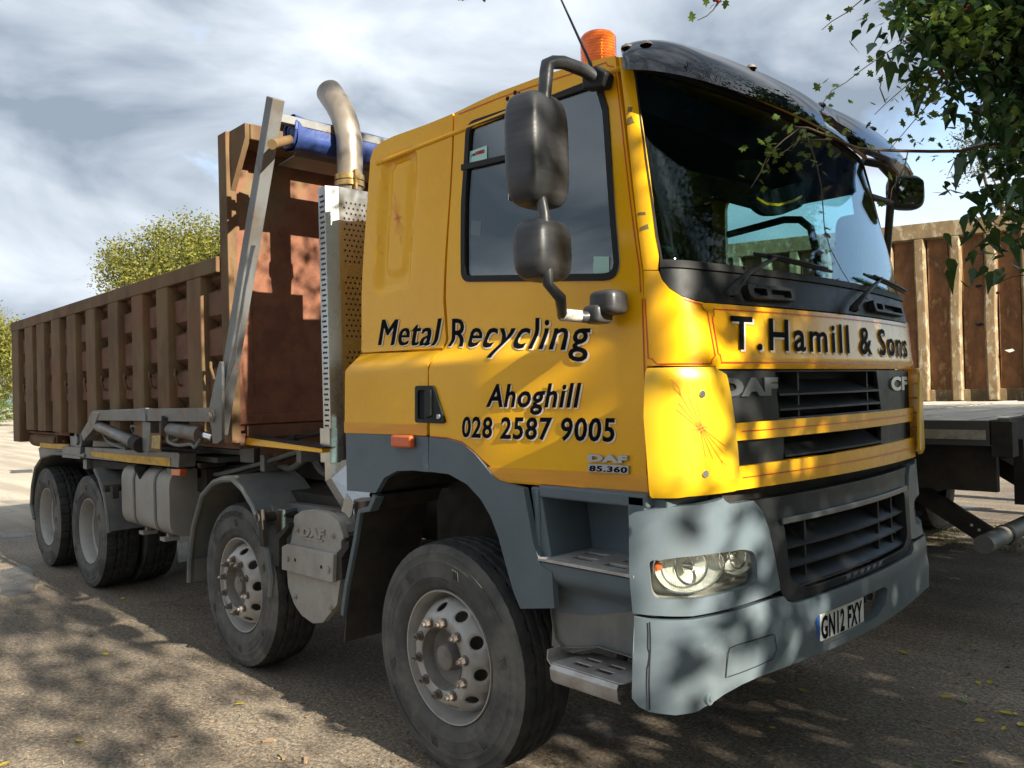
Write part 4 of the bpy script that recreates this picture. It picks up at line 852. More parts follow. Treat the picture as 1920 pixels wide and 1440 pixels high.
    for a0,a1,r in((.8,1.35,.455),(2.7,3.2,.40),(3.9,4.5,.455),(5.0,5.5,.41),(1.7,2.2,.352)):
        pts=[(r*math.cos(a0+(a1-a0)*k/12),-.1575 if r<.45 else -.155,r*math.sin(a0+(a1-a0)*k/12)) for k in range(13)]; m.tube(pts,.0022,5)
    sm_=m.build('sidewall_marks',MT['tyre'],w); tag(sm_,kind='stuff')
    return w
XW=[0,-2.104,-5.283,-6.701]
ZC=.525
w1=make_wheel('front_wheel','steer',0); w1.location=(XW[0],-1.078,ZC); w1.rotation_euler=(0,.25,0)
w2=make_wheel('front_wheel','steer',0,'GOODRIDE'); w2.location=(XW[1],-1.078,ZC)
w3=make_wheel('rear_wheel','drive',1); w3.location=(XW[2],-1.065,ZC)
w4=copy_tree(w3,T); w4.location=(XW[3],-1.065,ZC); w4.rotation_euler=(0,.4,0)
for w,x,y in((w1,XW[0],1.078),(w2,XW[1],1.078),(w3,XW[2],1.065),(w3,XW[3],1.065)):
    c=copy_tree(w,T); c.location=(x,y,ZC); c.rotation_euler=(0,0,PI)
for x in XW:
    m=MB(); m.tube([(x,-1.0,ZC),(x,1.0,ZC)],.075,12); m.build('axle',MT['dark'],T)
# ---------------------------------------------------------------- chassis
for y in(-.40,.40):
    m=MB(); m.box((-7.3,y-.04,.82),(1.1,y+.04,1.10)); m.build('chassis_rail',MT['dark'],T)
for x in(-6.9,-6.0,-5.0,-4.0,-3.2,-2.6,-1.5,-1.0):
    m=MB(); m.box((x-.05,-.36,.86),(x+.05,.36,1.06)); m.build('crossmember',MT['dark'],T)
m=MB(); m.box((-.9,-.35,.6),(.8,.35,1.5)); m.build('engine',MT['dark'],T)
for y in(-.48,.48):
    m=MB(); m.box((-7.4,y-.07,1.13),(-1.2,y+.07,1.27)); m.build('loader_frame',MT['frame'],T)
# mudguard over the second front wheel
MG=[(-2.886,0.438),(-2.865,0.599),(-2.789,0.835),(-2.624,1.073),(-2.436,1.174),(-2.281,1.208),(-2.134,1.217),(-1.996,1.166),(-1.853,1.065),(-1.741,0.933),(-1.668,0.791),(-1.633,0.656),(-1.655,0.541)]
m=MB(); m.strip(MG,-1.235,-.80,.012); mg_=m.build('mudguard',MT['guard'],T)
m=MB(); m.tube([(x,-1.232,z-.012) for x,z in MG],.020,8); m.build('guard_lip',MT['guard'],mg_)
m=MB(); m.strip([(x,z-.006) for x,z in [(-2.855,0.601),(-2.882,0.521),(-2.893,0.431)]],-1.20,-.85,.02); m.build('rubber_flap',MT['guard'],mg_)
p=[(-1.736,0.999),(-1.458,1.026)]; m=MB(); m.tube([(p[0][0],-1.27,p[0][1]),(p[0][0]+.05,-.95,p[0][1])],.028,12); m.bar((p[0][0]+.02,-1.25,p[0][1]+.05),(p[0][0]+.05,-1.25,p[0][1]-.17),.05,.03,up=(0,1,0)); m.build('guard_bracket',MT['dark'],mg_)
# mudguards over the rear bogie
RG=[(-7.092,0.478),(-7.199,0.622),(-7.134,0.844),(-6.990,1.036),(-6.697,1.167),(-6.318,1.221),(-5.775,1.236),(-5.218,1.242)]
RG2=[(-5.214,1.242),(-4.950,1.128),(-4.825,1.047),(-4.699,0.907),(-4.634,0.752),(-4.599,0.600)]
m=MB(); m.strip(RG,-1.235,-.72,.012); g1=m.build('mudguard',MT['guard'],T); m=MB(); m.tube([(x,-1.235,z-.01) for x,z in RG],.018,8); m.build('guard_lip',MT['guard'],g1)
m=MB(); m.strip(RG2[1:],-1.235,-.72,.012); g2=m.build('mudguard',MT['guard'],T); m=MB(); m.tube([(x,-1.235,z-.01) for x,z in RG2[1:]],.018,8); m.build('guard_lip',MT['guard'],g2)
p=[(-4.505,0.983),(-4.412,1.012),(-4.419,0.905)]; m=MB(); m.tube([(p[0][0],-1.30,p[0][1]),(p[0][0],-1.1,p[0][1])],.03,10); m.box((p[1][0]-.03,-1.27,p[2][1]),(p[1][0]+.04,-1.22,p[1][1])); m.build('guard_bracket',MT['dark'],g2)
for x in(-2.1,-5.95):
    m=MB(); m.strip([(x+.62*math.cos(R(a))*(1 if x>-3 else 2.1),.53+.62*math.sin(R(a))) for a in range(180,-1,-15)],.80,1.23,.012); m.build('far_mudguard',MT['guard'],T)
# silencer box with the dusty cover plate
CV=rnd([(-1.457,0.883),(-1.412,1.034),(-1.324,1.071),(-1.207,1.090),(-1.035,1.085),(-0.930,1.051),(-0.902,1.006),(-0.880,0.962),(-0.909,0.947),(-0.912,0.774),(-0.965,0.592),(-1.119,0.464),(-1.227,0.439),(-1.356,0.462),(-1.437,0.510),(-1.507,0.603),(-1.517,0.707),(-1.508,0.814)],.012,2)
m=MB(); m.prism(CV,-1.195,-1.16); cv=m.build('silencer_cover',MT['dusty'],T,bevel=.012,seg=3)
m=MB(); m.prism(shrink(CV,.035),-1.16,-.62); m.build('silencer_body',MT['dusty'],cv)
BR=[(-1.516,0.846),(-1.457,0.867),(-0.941,0.874),(-0.959,0.718),(-1.523,0.708)]
m=MB(); m.prism(BR,-1.225,-1.195); m.build('cover_strap',MT['dusty'],cv,bevel=.006)
for p,r in zip([(-1.444,0.783),(-1.360,0.787),(-1.070,0.787),(-0.992,0.786)],(.016,.011,.011,.018)):
    m=MB(); m.tube([(p[0],-1.222,p[1]),(p[0],-1.236 if r>.012 else -1.2262,p[1])],r,12); m.build('strap_bolt',MT['dusty'] if r>.012 else MT['interior'],cv)
for p in [(-1.373,0.957),(-0.983,0.965),(-1.416,0.562),(-1.023,0.564)]:
    m=MB(); m.tube([(p[0],-1.19,p[1]),(p[0],-1.205,p[1])],.016,12); m.tube([(p[0],-1.2,p[1]),(p[0],-1.213,p[1])],.008,8); m.build('cover_bolt',MT['dusty'],cv)
q=[(-1.324,0.928),(-1.078,0.938),(-1.313,0.981)]; text_on('raised_letters','DAF',*q,plane_S('y',-1.196),'dusty',cv,off=.008,bold=.05,th=.012)
m=MB(); m.prism([(-1.324,0.922),(-1.088,0.929),(-1.092,0.919),(-1.324,0.912)],-1.203,-1.194); m.build('raised_bar',MT['dusty'],cv)
m=MB(); m.prism([(-0.964,0.865),(-0.826,0.959),(-0.828,0.920),(-0.901,0.854),(-0.897,0.740),(-0.970,0.719)],-1.20,-1.12); m.build('cover_bracket',MT['dark'],cv); m=MB(); m.prism([(-1.617,0.877),(-1.421,0.993),(-1.418,0.971),(-1.540,0.886),(-1.548,0.723),(-1.620,0.721)],-1.23,-1.18); m.build('cover_bracket',MT['dark'],cv)
m=MB(); m.bar((-1.95,-1.0,1.03),(-1.1,-1.0,1.05),.06,.05); m.bar((-1.72,-1.16,.97),(-1.72,-.6,1.0),.07,.12); m.build('air_pipe_bracket',MT['frame'],T)
# ---------------------------------------------------------------- exhaust stack
def hexguard(name,pl,z0,z1):
    m=MB(); vs=[];n=len(pl)
    for x,y in pl: vs+=[(x,y,z0),(x,y,z1)]
    m.add(vs,[(2*i,2*i+2,2*i+3,2*i+1) for i in range(n-1)]); o=m.build(name,MT['steel'],T,smooth=False); s=o.modifiers.new('s','SOLIDIFY'); s.thickness=.004; return o
GP=[(-1.222,-1.10),(-1.144,-1.10),(-1.115,-1.03),(-1.115,-.70)]
gd=hexguard('exhaust_guard',GP,1.53,2.935)
PX,PY=-1.25,-.86
pipe=MB(); PZ=[(-1.260,2.974),(-1.252,3.150),(-1.253,3.273),(-1.279,3.357),(-1.317,3.441),(-1.374,3.522),(-1.469,3.625)]; PX=PZ[0][0]; pts=[(PX,PY,2.85),(PX,PY,PZ[0][1])]+[(x,PY,z) for x,z in PZ[1:]]
pipe.tube(pts,[.068,.077,.077,.077,.078,.079,.080,.081],24,False); po=pipe.build('exhaust_pipe',MT['brass_steel'],T,ang=60); s=po.modifiers.new('s','SOLIDIFY'); s.thickness=.004; s.offset=-1
m=MB(); m.tube([(PX,PY,2.985),(PX,PY,3.015)],.090,24); m.tube([(PX,PY,3.023),(PX,PY,3.055)],.089,24); m.box((PX+.085,PY-.03,2.95),(PX+.11,PY-.015,3.07)); m.build('pipe_clamp',MT['clamp'],po)
m=MB(); m.tube([(PX,PY,1.55),(PX,PY,2.87)],.06,16); m.build('stack_pipe',MT['brass_steel'],T)
# rows of punched holes (dark, each a short recessed cup rim)
hm=MB()
def dots(p0,p1,z0,z1,nrm_,cols,pitch,blocks=None):
    p0=Vector(p0);p1=Vector(p1);n_=Vector(nrm_).normalized(); r=0; z=z1-.02
    while z>z0+.01:
        ok=True
        if blocks: ok=any(a<z<b for a,b in blocks)
        if ok:
            for c in range(cols):
                t=(c+.5+(.5 if r%2 else 0))/(cols+.5); b=p0+(p1-p0)*t; o=Vector((b.x,b.y,z))+n_*.0008; tt=(p1-p0).normalized()
                hm.add([o+tt*.0075*math.cos(k*PI/3)+Vector((0,0,.0075*math.sin(k*PI/3))) for k in range(6)],[(0,1,2,3,4,5)])
        z-=pitch; r+=1
dots((-1.21,-1.10,0),(-1.155,-1.10,0),1.54,2.9,(0,-1,0),3,.030)
dots((-1.115,-1.01,0),(-1.115,-.78,0),1.7,2.9,(1,0,0),7,.031,[(1.75,2.0),(2.05,2.42),(2.5,2.86)])
h_=hm.build('punched_holes',MT['interior'],gd,smooth=False,fix=False); tag(h_,kind='stuff')
lo_=hexguard('lower_guard',[(x-(.02 if i<1 else -.006),y-.012) for i,(x,y) in enumerate(GP)],1.35,1.545)
# angled lower shield and pipe down to the silencer
m=MB(); A=[(x+.11,y,z) for x,y,z in((-1.345,-1.09,1.35),(-1.26,-1.10,1.35),(-1.345,-1.09,1.24),(-1.26,-1.10,1.26),(-1.05,-1.09,.99),(-.97,-1.10,1.02),(-1.18,-1.0,1.37),(-.95,-1.0,1.12))]
m.add(A,[(0,1,3,2),(2,3,5,4),(3,6,7,5),(1,6,3)]); o=m.build('angled_shield',MT['steel'],T,smooth=False); s=o.modifiers.new('s','SOLIDIFY'); s.thickness=.004
m=MB(); m.tube([(-.86,-1.06,1.16),(-.86,-1.05,.98),(-.95,-1.0,.88)],.07,16); m.build('down_pipe',MT['brass_steel'],T)
m=MB(); m.prism([(-0.904,1.198),(-0.833,1.148),(-0.853,1.087),(-0.877,1.065),(-0.916,1.090),(-0.957,1.098)],-1.16,-1.152); m.build('heat_plate',MT['steel'],T)
# ---------------------------------------------------------------- fuel tank
ft=[(-4.353,0.917),(-3.241,1.014),(-3.239,0.708),(-3.243,1.114),(-4.132,1.154),(-3.268,0.673)]
X0,X1=ft[0][0],ft[1][0]; zb,zt=ft[2][1]-.02,1.20
cs=rnd([(-1.215,zb),(-1.215,zt),(-.62,zt),(-.62,zb)],.13,8)
m=MB(); m.prism(cs,X0+.03,X1-.03,'x'); tk=m.build('fuel_tank',MT['dusty'],T,bevel=.03,seg=4)
for x in([(-4.017,0.906),(-3.556,0.943)]):
    m=MB(); r_=shrink(cs,-.004); vs=[]
    for y,z in r_: vs+=[(x[0]-.022,y,z),(x[0]+.022,y,z)]
    n=len(r_); m.add(vs,[(2*i,2*i+1,(2*i+3)%(2*n),(2*i+2)%(2*n)) for i in range(n)]); o=m.build('tank_strap',MT['guard'],tk); s=o.modifiers.new('s','SOLIDIFY'); s.thickness=.006; s.offset=0
    m=MB(); m.box((x[0]-.05,-1.17,zb-.06),(x[0]+.05,-1.05,zb-.03)); m.box((x[0]-.02,-1.13,zb-.05),(x[0]+.02,-1.09,zb+.01)); m.build('strap_foot',MT['dusty'],tk,bevel=.004)
p=[(-3.896,1.127),(-3.795,1.176)]; m=MB(); m.tube([(p[0][0],-1.16,p[0][1]-.03),(p[0][0]+.02,-1.2,p[0][1]+.05)],.05,14); m.tube([(p[0][0]+.02,-1.195,p[0][1]+.045),(p[0][0]+.025,-1.205,p[0][1]+.08)],.06,14); m.build('filler_cap',MT['black'],tk)
# ---------------------------------------------------------------- loader gear on the near side
def prism_y(name,pts,y0,y1,mt,par=None,bevel=.004):
    m=MB(); m.prism(pts,y0,y1); return m.build(name,MT[mt],par or T,bevel=bevel)
lb=prism_y('side_beam',[(-5.230,1.312),(-4.172,1.330),(-3.042,1.345),(-3.006,1.335),(-3.028,1.235),(-5.258,1.210)],-1.235,-1.11,'frame')
prism_y('yellow_strip',[(-5.062,1.278),(-4.123,1.287),(-3.177,1.300),(-3.180,1.237),(-4.042,1.225),(-5.013,1.239)],-1.239,-1.236,'yellow_tape',lb,0)
prism_y('beam_bracket',[(-5.427,1.191),(-5.319,1.191),(-5.325,1.097),(-5.434,1.100)],-1.2,-1.0,'frame',lb)
prism_y('rear_beam',[(-5.319,1.189),(-3.540,1.207),(-3.541,1.188),(-5.325,1.099)],-1.16,-1.05,'dark',lb)
prism_y('beam_post',[(-5.921,1.301),(-5.322,1.307),(-5.343,1.198),(-5.929,1.190)],-1.25,-1.12,'frame',lb)
prism_y('beam_post',[(-5.845,1.443),(-5.732,1.451),(-5.606,1.409),(-5.628,1.297),(-5.817,1.300)],-1.2,-1.12,'frame',lb)
c=[(-5.467,1.378)][0]; m=MB(); m.lathe([(.001,-.07),(.05,-.07),(.055,-.05),(.115,-.05),(.118,0),(.115,.05),(.001,.05)],24,(c[0],-1.18,c[1])); m.build('pivot_disc',MT['frame'],lb)
prism_y('yellow_strip',[(-6.950,1.302),(-5.897,1.312),(-5.901,1.259),(-6.954,1.248)],-1.2,-1.12,'yellow_tape'); prism_y('rear_bracket',[(-7.146,1.239),(-5.925,1.252),(-5.927,1.220),(-6.695,1.197),(-7.086,1.113)],-1.17,-1.1,'frame')
ub=prism_y('lift_beam',[(-4.673,1.655),(-3.521,1.669),(-2.401,1.673),(-2.234,1.671),(-2.238,1.581),(-3.489,1.575),(-4.565,1.569)],-1.325,-1.275,'frame')
prism_y('beam_collar',[(-3.485,1.675),(-3.403,1.674),(-3.385,1.574),(-3.469,1.573)],-1.335,-1.27,'frame',ub)
prism_y('link_arm',[(-4.685,1.649),(-4.494,1.634),(-4.647,1.491),(-4.929,1.383),(-4.997,1.453),(-4.790,1.559)],-1.335,-1.20,'frame',ub)
prism_y('stand_post',[(-3.589,1.569),(-3.417,1.564),(-3.422,1.490),(-3.458,1.340),(-3.595,1.338)],-1.29,-1.22,'frame')
np_=prism_y('warning_plate',[(-3.355,1.486),(-3.134,1.491),(-3.142,1.354),(-3.363,1.351)],-1.318,-1.310,'rust_rib',None,0); prism_y('warning_print',[(-3.301,1.468),(-3.133,1.475),(-3.148,1.373),(-3.316,1.375)],-1.321,-1.3195,'warn',np_,0)
def cyl(name,a,b,y,r,mt,par=None): m=MB(); m.tube([(a[0],y,a[1]),(b[0],y,b[1])],r,20); return m.build(name,MT[mt],par or T)
k=[(-4.616,1.518),(-3.673,1.392),(-3.751,1.404),(-3.615,1.383),(-3.016,1.521),(-2.495,1.497),(-2.546,1.499),(-2.466,1.491),(-2.276,1.475)]
cyl('ram_cylinder',k[0],k[1],-1.29,.048,'frame'); cyl('ram_collar',k[2],k[3],-1.29,.060,'dark')
rc=cyl('ram_cylinder',k[4],k[5],-1.29,.052,'frame'); cyl('ram_collar',k[6],k[7],-1.29,.060,'frame',rc); cyl('chrome_rod',k[5],k[8],-1.29,.028,'chrome',rc)
m=MB(); q=[(k[4][0]-.03,-1.29,k[4][1]+.0)]; m.tube([(k[4][0],-1.29,k[4][1]+.09),(k[4][0]-.02,-1.29,k[4][1]-.03)],.06,14); m.build('ram_collar',MT['dark'],rc)
def hose(pts,y,r,mt='guard',par=None,nm='hose'):
    P=[Vector((x,y+ (0.02*math.sin(i*2.1)),z)) for i,(x,z) in enumerate(pts)]; out=[]
    for i in range(len(P)-1):
        a=P[max(i-1,0)];b=P[i];c_=P[i+1];d=P[min(i+2,len(P)-1)]
        for j in range(5):
            t=j/5; out.append(.5*((2*b)+(c_-a)*t+(2*a-5*b+4*c_-d)*t*t+(3*b-a-3*c_+d)*t**3))
    out.append(P[-1]); m=MB(); m.tube(out,r,8); return m.build(nm,MT[mt],par or T)
hose([(-3.051,1.570),(-3.004,1.501),(-2.941,1.438),(-2.813,1.411),(-2.626,1.423),(-2.478,1.409),(-2.462,1.440),(-2.468,1.463)],-1.32,.012)
hose([(-2.893,1.483),(-2.903,1.451),(-2.945,1.431)],-1.30,.012); hose([(-4.591,1.459),(-4.583,1.406),(-4.320,1.375),(-4.019,1.340)],-1.27,.012); hose([(-3.678,1.471),(-3.685,1.506),(-3.792,1.532),(-3.835,1.496),(-3.833,1.461)],-1.28,.011)
for i,pts in enumerate(([(-3.704,1.221),(-3.190,1.149),(-2.307,1.274),(-1.698,1.393),(-1.421,1.376)],[(-3.671,1.165),(-3.225,1.106),(-2.335,1.248),(-2.026,1.335),(-1.835,1.377)],[(-3.710,1.119),(-3.029,1.172),(-2.230,1.265),(-2.030,1.252),(-1.744,1.369),(-1.424,1.327)],[(-3.630,1.253),(-3.354,1.182),(-2.723,1.234),(-2.281,1.281),(-2.025,1.370),(-1.418,1.446)],[(-2.225,1.363),(-1.978,1.337),(-1.706,1.224),(-1.366,1.255)],[(-1.799,1.122),(-1.667,1.098),(-1.493,1.166)],[(-1.847,1.124),(-1.575,1.221),(-1.287,1.228),(-1.211,1.191)])):
    hose(pts,-.95+.04*i,.016+.004*(i%3),'dark' if i%2 else 'guard')
for p in [(-3.234,1.179),(-2.193,1.283),(-1.699,1.369)]: m=MB(); m.box((p[0]-.03,-1.0,p[1]-.05),(p[0]+.03,-.8,p[1]+.06)); m.build('hose_clip',MT['frame'],T)
m=MB(); p=[(-3.416,1.297),(-2.913,1.317),(-2.947,1.254),(-3.420,1.231)]; m.box((p[0][0],-1.0,p[2][1]),(p[1][0],-.8,p[0][1])); m.build('valve_block',MT['guard'],T,bevel=.01)
m=MB(); p=[(-3.466,1.355),(-2.456,1.375),(-2.459,1.319)]; m.box((p[0][0],-.92,p[2][1]),(p[1][0],-.80,p[0][1])); p=[(-2.635,1.402),(-2.419,1.302)]; m.box((p[0][0],-.95,p[1][1]-.03),(p[1][0],-.80,p[0][1])); m.build('loader_bracket',MT['frame'],T,bevel=.006)
yb=[(-2.336,1.489),(-1.143,1.435),(-1.144,1.409),(-2.339,1.430)]; m=MB(); m.prism(yb,-1.16,-1.09); yo=m.build('yellow_guide_rail',MT['yellow'],T,bevel=.004)
m=MB(); m.prism([(-2.308,1.496),(-1.126,1.442),(-1.126,1.434),(-2.309,1.486)],-1.165,-1.08); m.build('rail_cap',MT['dark'],yo)
p=[(-1.850,1.449),(-1.683,1.473),(-1.393,1.509)]; m=MB(); m.tube([(p[0][0],-1.02,p[0][1]),(p[1][0],-1.02,p[1][1])],.022,12); m.tube([(p[1][0],-1.02,p[1][1]),(p[2][0],-1.02,p[2][1])],.009,8); m.build('control_lever',MT['black'],T)
m=MB(); m.box((-3.0,-.95,.98),(-1.3,-.55,1.12)); m.box((-5.4,-1.0,1.02),(-3.1,-.6,1.2)); m.box((-6.9,-.9,1.08),(-5.5,-.5,1.2)); m.build('side_box',MT['dark'],T)
p=[(-3.240,1.213),(-3.059,1.222),(-3.078,1.171),(-3.242,1.166)]; m=MB(); m.prism(p,-1.21,-1.16); m.build('side_reflector',MT['amber'],T,bevel=.006); m=MB(); m.prism([(-3.404,1.206),(-3.298,1.208),(-3.311,1.120),(-3.409,1.117)],-1.18,-1.0); m.build('lamp_bracket',MT['frame'],T)
# ---------------------------------------------------------------- sheeting arm, roller and tarpaulin
kA=[(-1.265,3.417),(-2.100,1.512),(-1.207,3.320),(-1.066,3.133)]
for s_ in(-1,1):
    a=(kA[0][0],1.33*s_,kA[0][1]); b=(kA[1][0],1.33*s_,kA[1][1])
    m=MB(); m.bar(a,b,.075,.085,up=(1,0,0)); ar=m.build('sheeting_arm',MT['frame'],T,bevel=.006)
    m=MB(); ch=[(-1.450,2.608),(-1.575,2.378),(-1.696,2.099),(-1.736,1.964),(-1.892,1.791),(-1.920,1.787),(-1.742,2.063),(-1.606,2.391),(-1.501,2.615)]
    if s_<0:
        m.prism(ch,-1.383,-1.378); m.build('arm_channel',MT['frame'],ar)
        m=MB(); m.prism([(-1.918,1.960),(-1.888,1.959),(-1.883,1.871),(-1.904,1.476),(-1.975,1.451),(-2.039,1.452),(-2.054,1.549),(-2.092,1.610),(-2.076,1.682),(-2.004,1.814)],-1.405,-1.385); m.build('arm_plate',MT['frame'],ar,bevel=.004)
        c=[(-2.031,1.623)][0]; m=MB(); m.lathe([(.001,-.03),(.025,-.03),(.028,-.012),(.045,-.01),(.046,.01)],6,(c[0],-1.405,c[1])); m.build('pivot_bolt',MT['nut'],ar)
cx,cz=kA[2]; cx-=.15; cz+=.02; m=MB(); m.bar((cx,-1.30,cz),(cx,1.30,cz),.05,.05); m.build('cross_bar',MT['frame'],T,bevel=.004)
rx,rz=[(-1.446,3.273)][0]; ax_,az_=kA[3]
m=MB(); m.tube([(ax_-.12,-1.40,az_-.01),(rx,-1.12,rz)],.028,12); m.box((rx-.05,-1.26,rz-.05),(rx+.05,-1.22,rz+.05)); m.build('roller_axle',MT['rust_rib'],T)
m=MB(); vs=[];K=26;NY=30
for j in range(NY+1):
    y=-1.16+2.3*j/NY
    for k in range(K):
        a=2*PI*k/K; r=.098*(1+.10*noise.noise(Vector((math.cos(a)*1.7,math.sin(a)*1.7,y*1.3)))+.16*noise.noise(Vector((math.cos(a)*5,math.sin(a)*5,y*2.2))))*(1.12 if j==0 else 1)
        vs.append((rx+.02+r*math.cos(a),y,rz+.02+r*math.sin(a)))
m.add(vs,[(j*K+k,j*K+(k+1)%K,(j+1)*K+(k+1)%K,(j+1)*K+k) for j in range(NY) for k in range(K)])
for q in range(3):
    rr=[.09,.065,.04][q]; pts=[(rx+.02+rr*(1+.12*math.sin(3*a+q))*math.cos(a),-1.165+.01*q,rz+.02+rr*(1+.12*math.cos(2*a+q))*math.sin(a)) for a in[2*PI*k/24 for k in range(25)]]; m.tube(pts,.012,6)
m.tube([(rx+.02,-1.15,rz+.02),(rx+.02,-1.14,rz+.02)],.09,20)
m.build('rolled_tarpaulin',MT['blue_tarp'],T,ang=60)
HP=[(-1.518,3.361),(-1.636,3.238),(-1.833,3.222)]; hx=[(x,z) for x,z in HP]
m=MB(); m.strip([(hx[0][0]-.03,hx[0][1]+.015),hx[0],hx[1],hx[2]],-1.02,1.12,.006); m.build('roller_housing',MT['galv_grey'],T)
# ---------------------------------------------------------------- mirrors
def rbox(c,h,mt,name,par,rz=0,e=3.2,taper=None,tilt=0):   # superellipsoid shell
    vs=[];NU,NV=32,20; fs=[]
    sg=lambda v,p:math.copysign(abs(v)**p,v)
    for i in range(NV+1):
        ph=-PI/2+PI*i/NV
        for k in range(NU):
            th=2*PI*k/NU; x=sg(math.cos(ph),2/e)*sg(math.cos(th),2/e); y=sg(math.cos(ph),2/e)*sg(math.sin(th),2/e); z=sg(math.sin(ph),2/e)
            v=Vector((x*h[0],y*h[1],z*h[2]))
            if taper: v=taper(v)
            v=Matrix.Rotation(rz,3,'Z')@Matrix.Rotation(tilt,3,'X')@v; vs.append(tuple(v+Vector(c)))
    for i in range(NV):
        for k in range(NU): fs.append((i*NU+k,i*NU+(k+1)%NU,(i+1)*NU+(k+1)%NU,(i+1)*NU+k))
    m=MB(); m.add(vs,fs); return m.build(name,MT[mt],par,ang=80)
MQ=[(0.854,2.601),(0.870,2.237)]+[(0.989,2.050),(0.954,2.009)]+[(0.902,2.913)]
def mirrors(s):
    P_=D.objects.new('mirror_assembly',None); COL.objects.link(P_); P_.parent=T
    def q(x,y,z): return (x,y*s,z)
    def tp(v): return Vector((v.x*(1-.12*(v.z/.21)*0),v.y*(1+.0*v.z),v.z))
    mm=rbox(q(MQ[0][0],-1.42,MQ[0][1]),(.080,.118,.205),'worn_black','big_mirror',P_,rz=.10*s,e=4.5)
    g=MB(); g.box((-.002,-.088,-.175),(0,.088,.175)); o=g.build('mirror_glass',MT['mirror_glass'],mm); o.location=q(MQ[0][0]-.078,-1.415,MQ[0][1]); o.rotation_euler=(0,0,.10*s)
    m2=rbox(q(MQ[1][0],-1.42,MQ[1][1]),(.078,.112,.112),'worn_black','small_mirror',P_,rz=.15*s,e=3.6)
    g=MB(); g.box((-.002,-.075,-.08),(0,.075,.08)); o=g.build('mirror_glass',MT['mirror_glass'],m2); o.location=q(MQ[1][0]-.076,-1.41,MQ[1][1]); o.rotation_euler=(0,0,.15*s)
    m=MB(); 
    X0=MQ[0][0]+.04; X1=MQ[1][0]+.05; Z1=MQ[1][1]; bx,bz=MQ[2]; cx_,cz_=MQ[3]; sx_,sz_=MQ[4]
    pt=[(.93,-1.13,2.905),(.90,-1.20,sz_+.03),(sx_+.02,-1.34,sz_+.015),(sx_+.005,-1.38,sz_+.01),(sx_,-1.405,sz_-.005),(sx_,-1.41,sz_-.03),(X0,-1.44,MQ[0][1]+.05),(X0,-1.455,MQ[0][1]-.15),(X1,-1.46,Z1+.12),(X1+.01,-1.46,Z1-.13),(X1+.03,-1.42,cz_+.05),(cx_-.07,-1.34,cz_),(cx_-.02,-1.27,cz_-.01),(cx_,-1.22,cz_)]
    m.tube([q(*p) for p in pt],[.022,.026,.024,.024,.026,.026,.024,.022,.020,.020,.021,.022,.022,.022],14); ob=m.build('mirror_arm',MT['worn_black'],P_,ang=60)
    m=MB(); m.prism([(.86,2.89),(.96,2.87),(.98,2.92),(.93,2.965),(.86,2.94)],-1.17*s,-1.11*s); m.build('top_bracket',MT['black'],P_,bevel=.01)
    rbox(q(bx,-1.20,bz),(.062,.055,.047),'worn_black','lower_bracket',P_,e=4); rbox(q(cx_,-1.22,cz_),(.042,.05,.036),'worn_black','lower_bracket',P_,e=4)
    if s<0: pass
    return P_
ma=mirrors(1)
fm=D.objects.new('mirror_assembly',None); COL.objects.link(fm); fm.parent=T
def rear_mirrors_far():
    b=rbox((.80,1.42,2.55),(.08,.118,.205),'worn_black','big_mirror',fm,e=4.5); rbox((.80,1.42,2.2),(.078,.112,.112),'worn_black','small_mirror',fm,e=3.6)
    k=rbox((1.081,1.50,2.855),(.05,.118,.105),'worn_black','kerb_mirror',fm,rz=-.55,e=3.2)
    g=MB(); g.prism(rnd([(-.085,-.075),(.085,-.075),(.085,.075),(-.085,.075)],.04,5),-.001,.001,'x'); o=g.build('mirror_glass',MT['mirror_glass'],k); o.location=(1.081+.0445,1.50-.0275,2.853); o.rotation_euler=(0,.12,-.55)
    m=MB(); m.tube([(1.0,1.1,2.99),(1.06,1.2,2.98),(1.07,1.34,2.93),(1.04,1.40,2.86),(1.0,1.41,2.5),(.98,1.40,2.1),(1.0,1.2,1.98)],[.022,.026,.026,.024,.022,.022,.022],12); m.tube([(1.0,1.1,2.80),(1.05,1.36,2.78)],.02,10); m.tube([(1.03,1.38,2.84),(1.07,1.46,2.86)],.02,8); m.build('mirror_arm',MT['worn_black'],fm,ang=60)
rear_mirrors_far()
m=MB(); m.tube([(MQ[3][0]-.075,-1.345,MQ[3][1]),(MQ[3][0]-.05,-1.31,MQ[3][1]-.004),(MQ[3][0]-.03,-1.28,MQ[3][1]-.008)],.0235,12); m.build('flaked_paint',MT['white_chip'],ma)
m=MB(); 
# ---------------------------------------------------------------- beacon and aerial
bc=Vector((.585,-.727,3.10))
m=MB(); m.lathe([(.05,-.06),(.06,-.0),(.085,.0),(.085,.03),(.078,.035)],32,bc,'z',caps=True); bb=m.build('beacon',MT['black'],T)
m=MB(); prof=[(.078,.035)]
for i in range(26): prof.append((.079+(.0016 if i%2 else 0),.04+i*.0065))
prof+=[(.078,.208),(.070,.218),(.04,.223),(.001,.224)]
m.lathe(prof,44,bc,'z'); m.build('beacon_lens',MT['beacon'],bb,ang=20)
m=MB(); m.tube([bc+Vector((0,0,.04)),bc+Vector((0,0,.18))],.03,12); m.build('beacon_lamp',MT['chrome'],bb)
m=MB(); m.tube([(.86,-1.08,2.96),(.84,-1.10,3.03),(.70,-1.12,3.35),(.5,-1.2,3.95)],[.012,.006,.0035,.002],8); m.build('aerial',MT['black'],T)
for p in [(0.372,3.008),(0.420,3.020),(0.445,3.005)]: m=MB(); c=SP(S_side,p[0],p[1],.002); m.tube([c,c+Vector((0,-.002,0))],.010,10); m.build('screw_hole',MT['interior'],T)
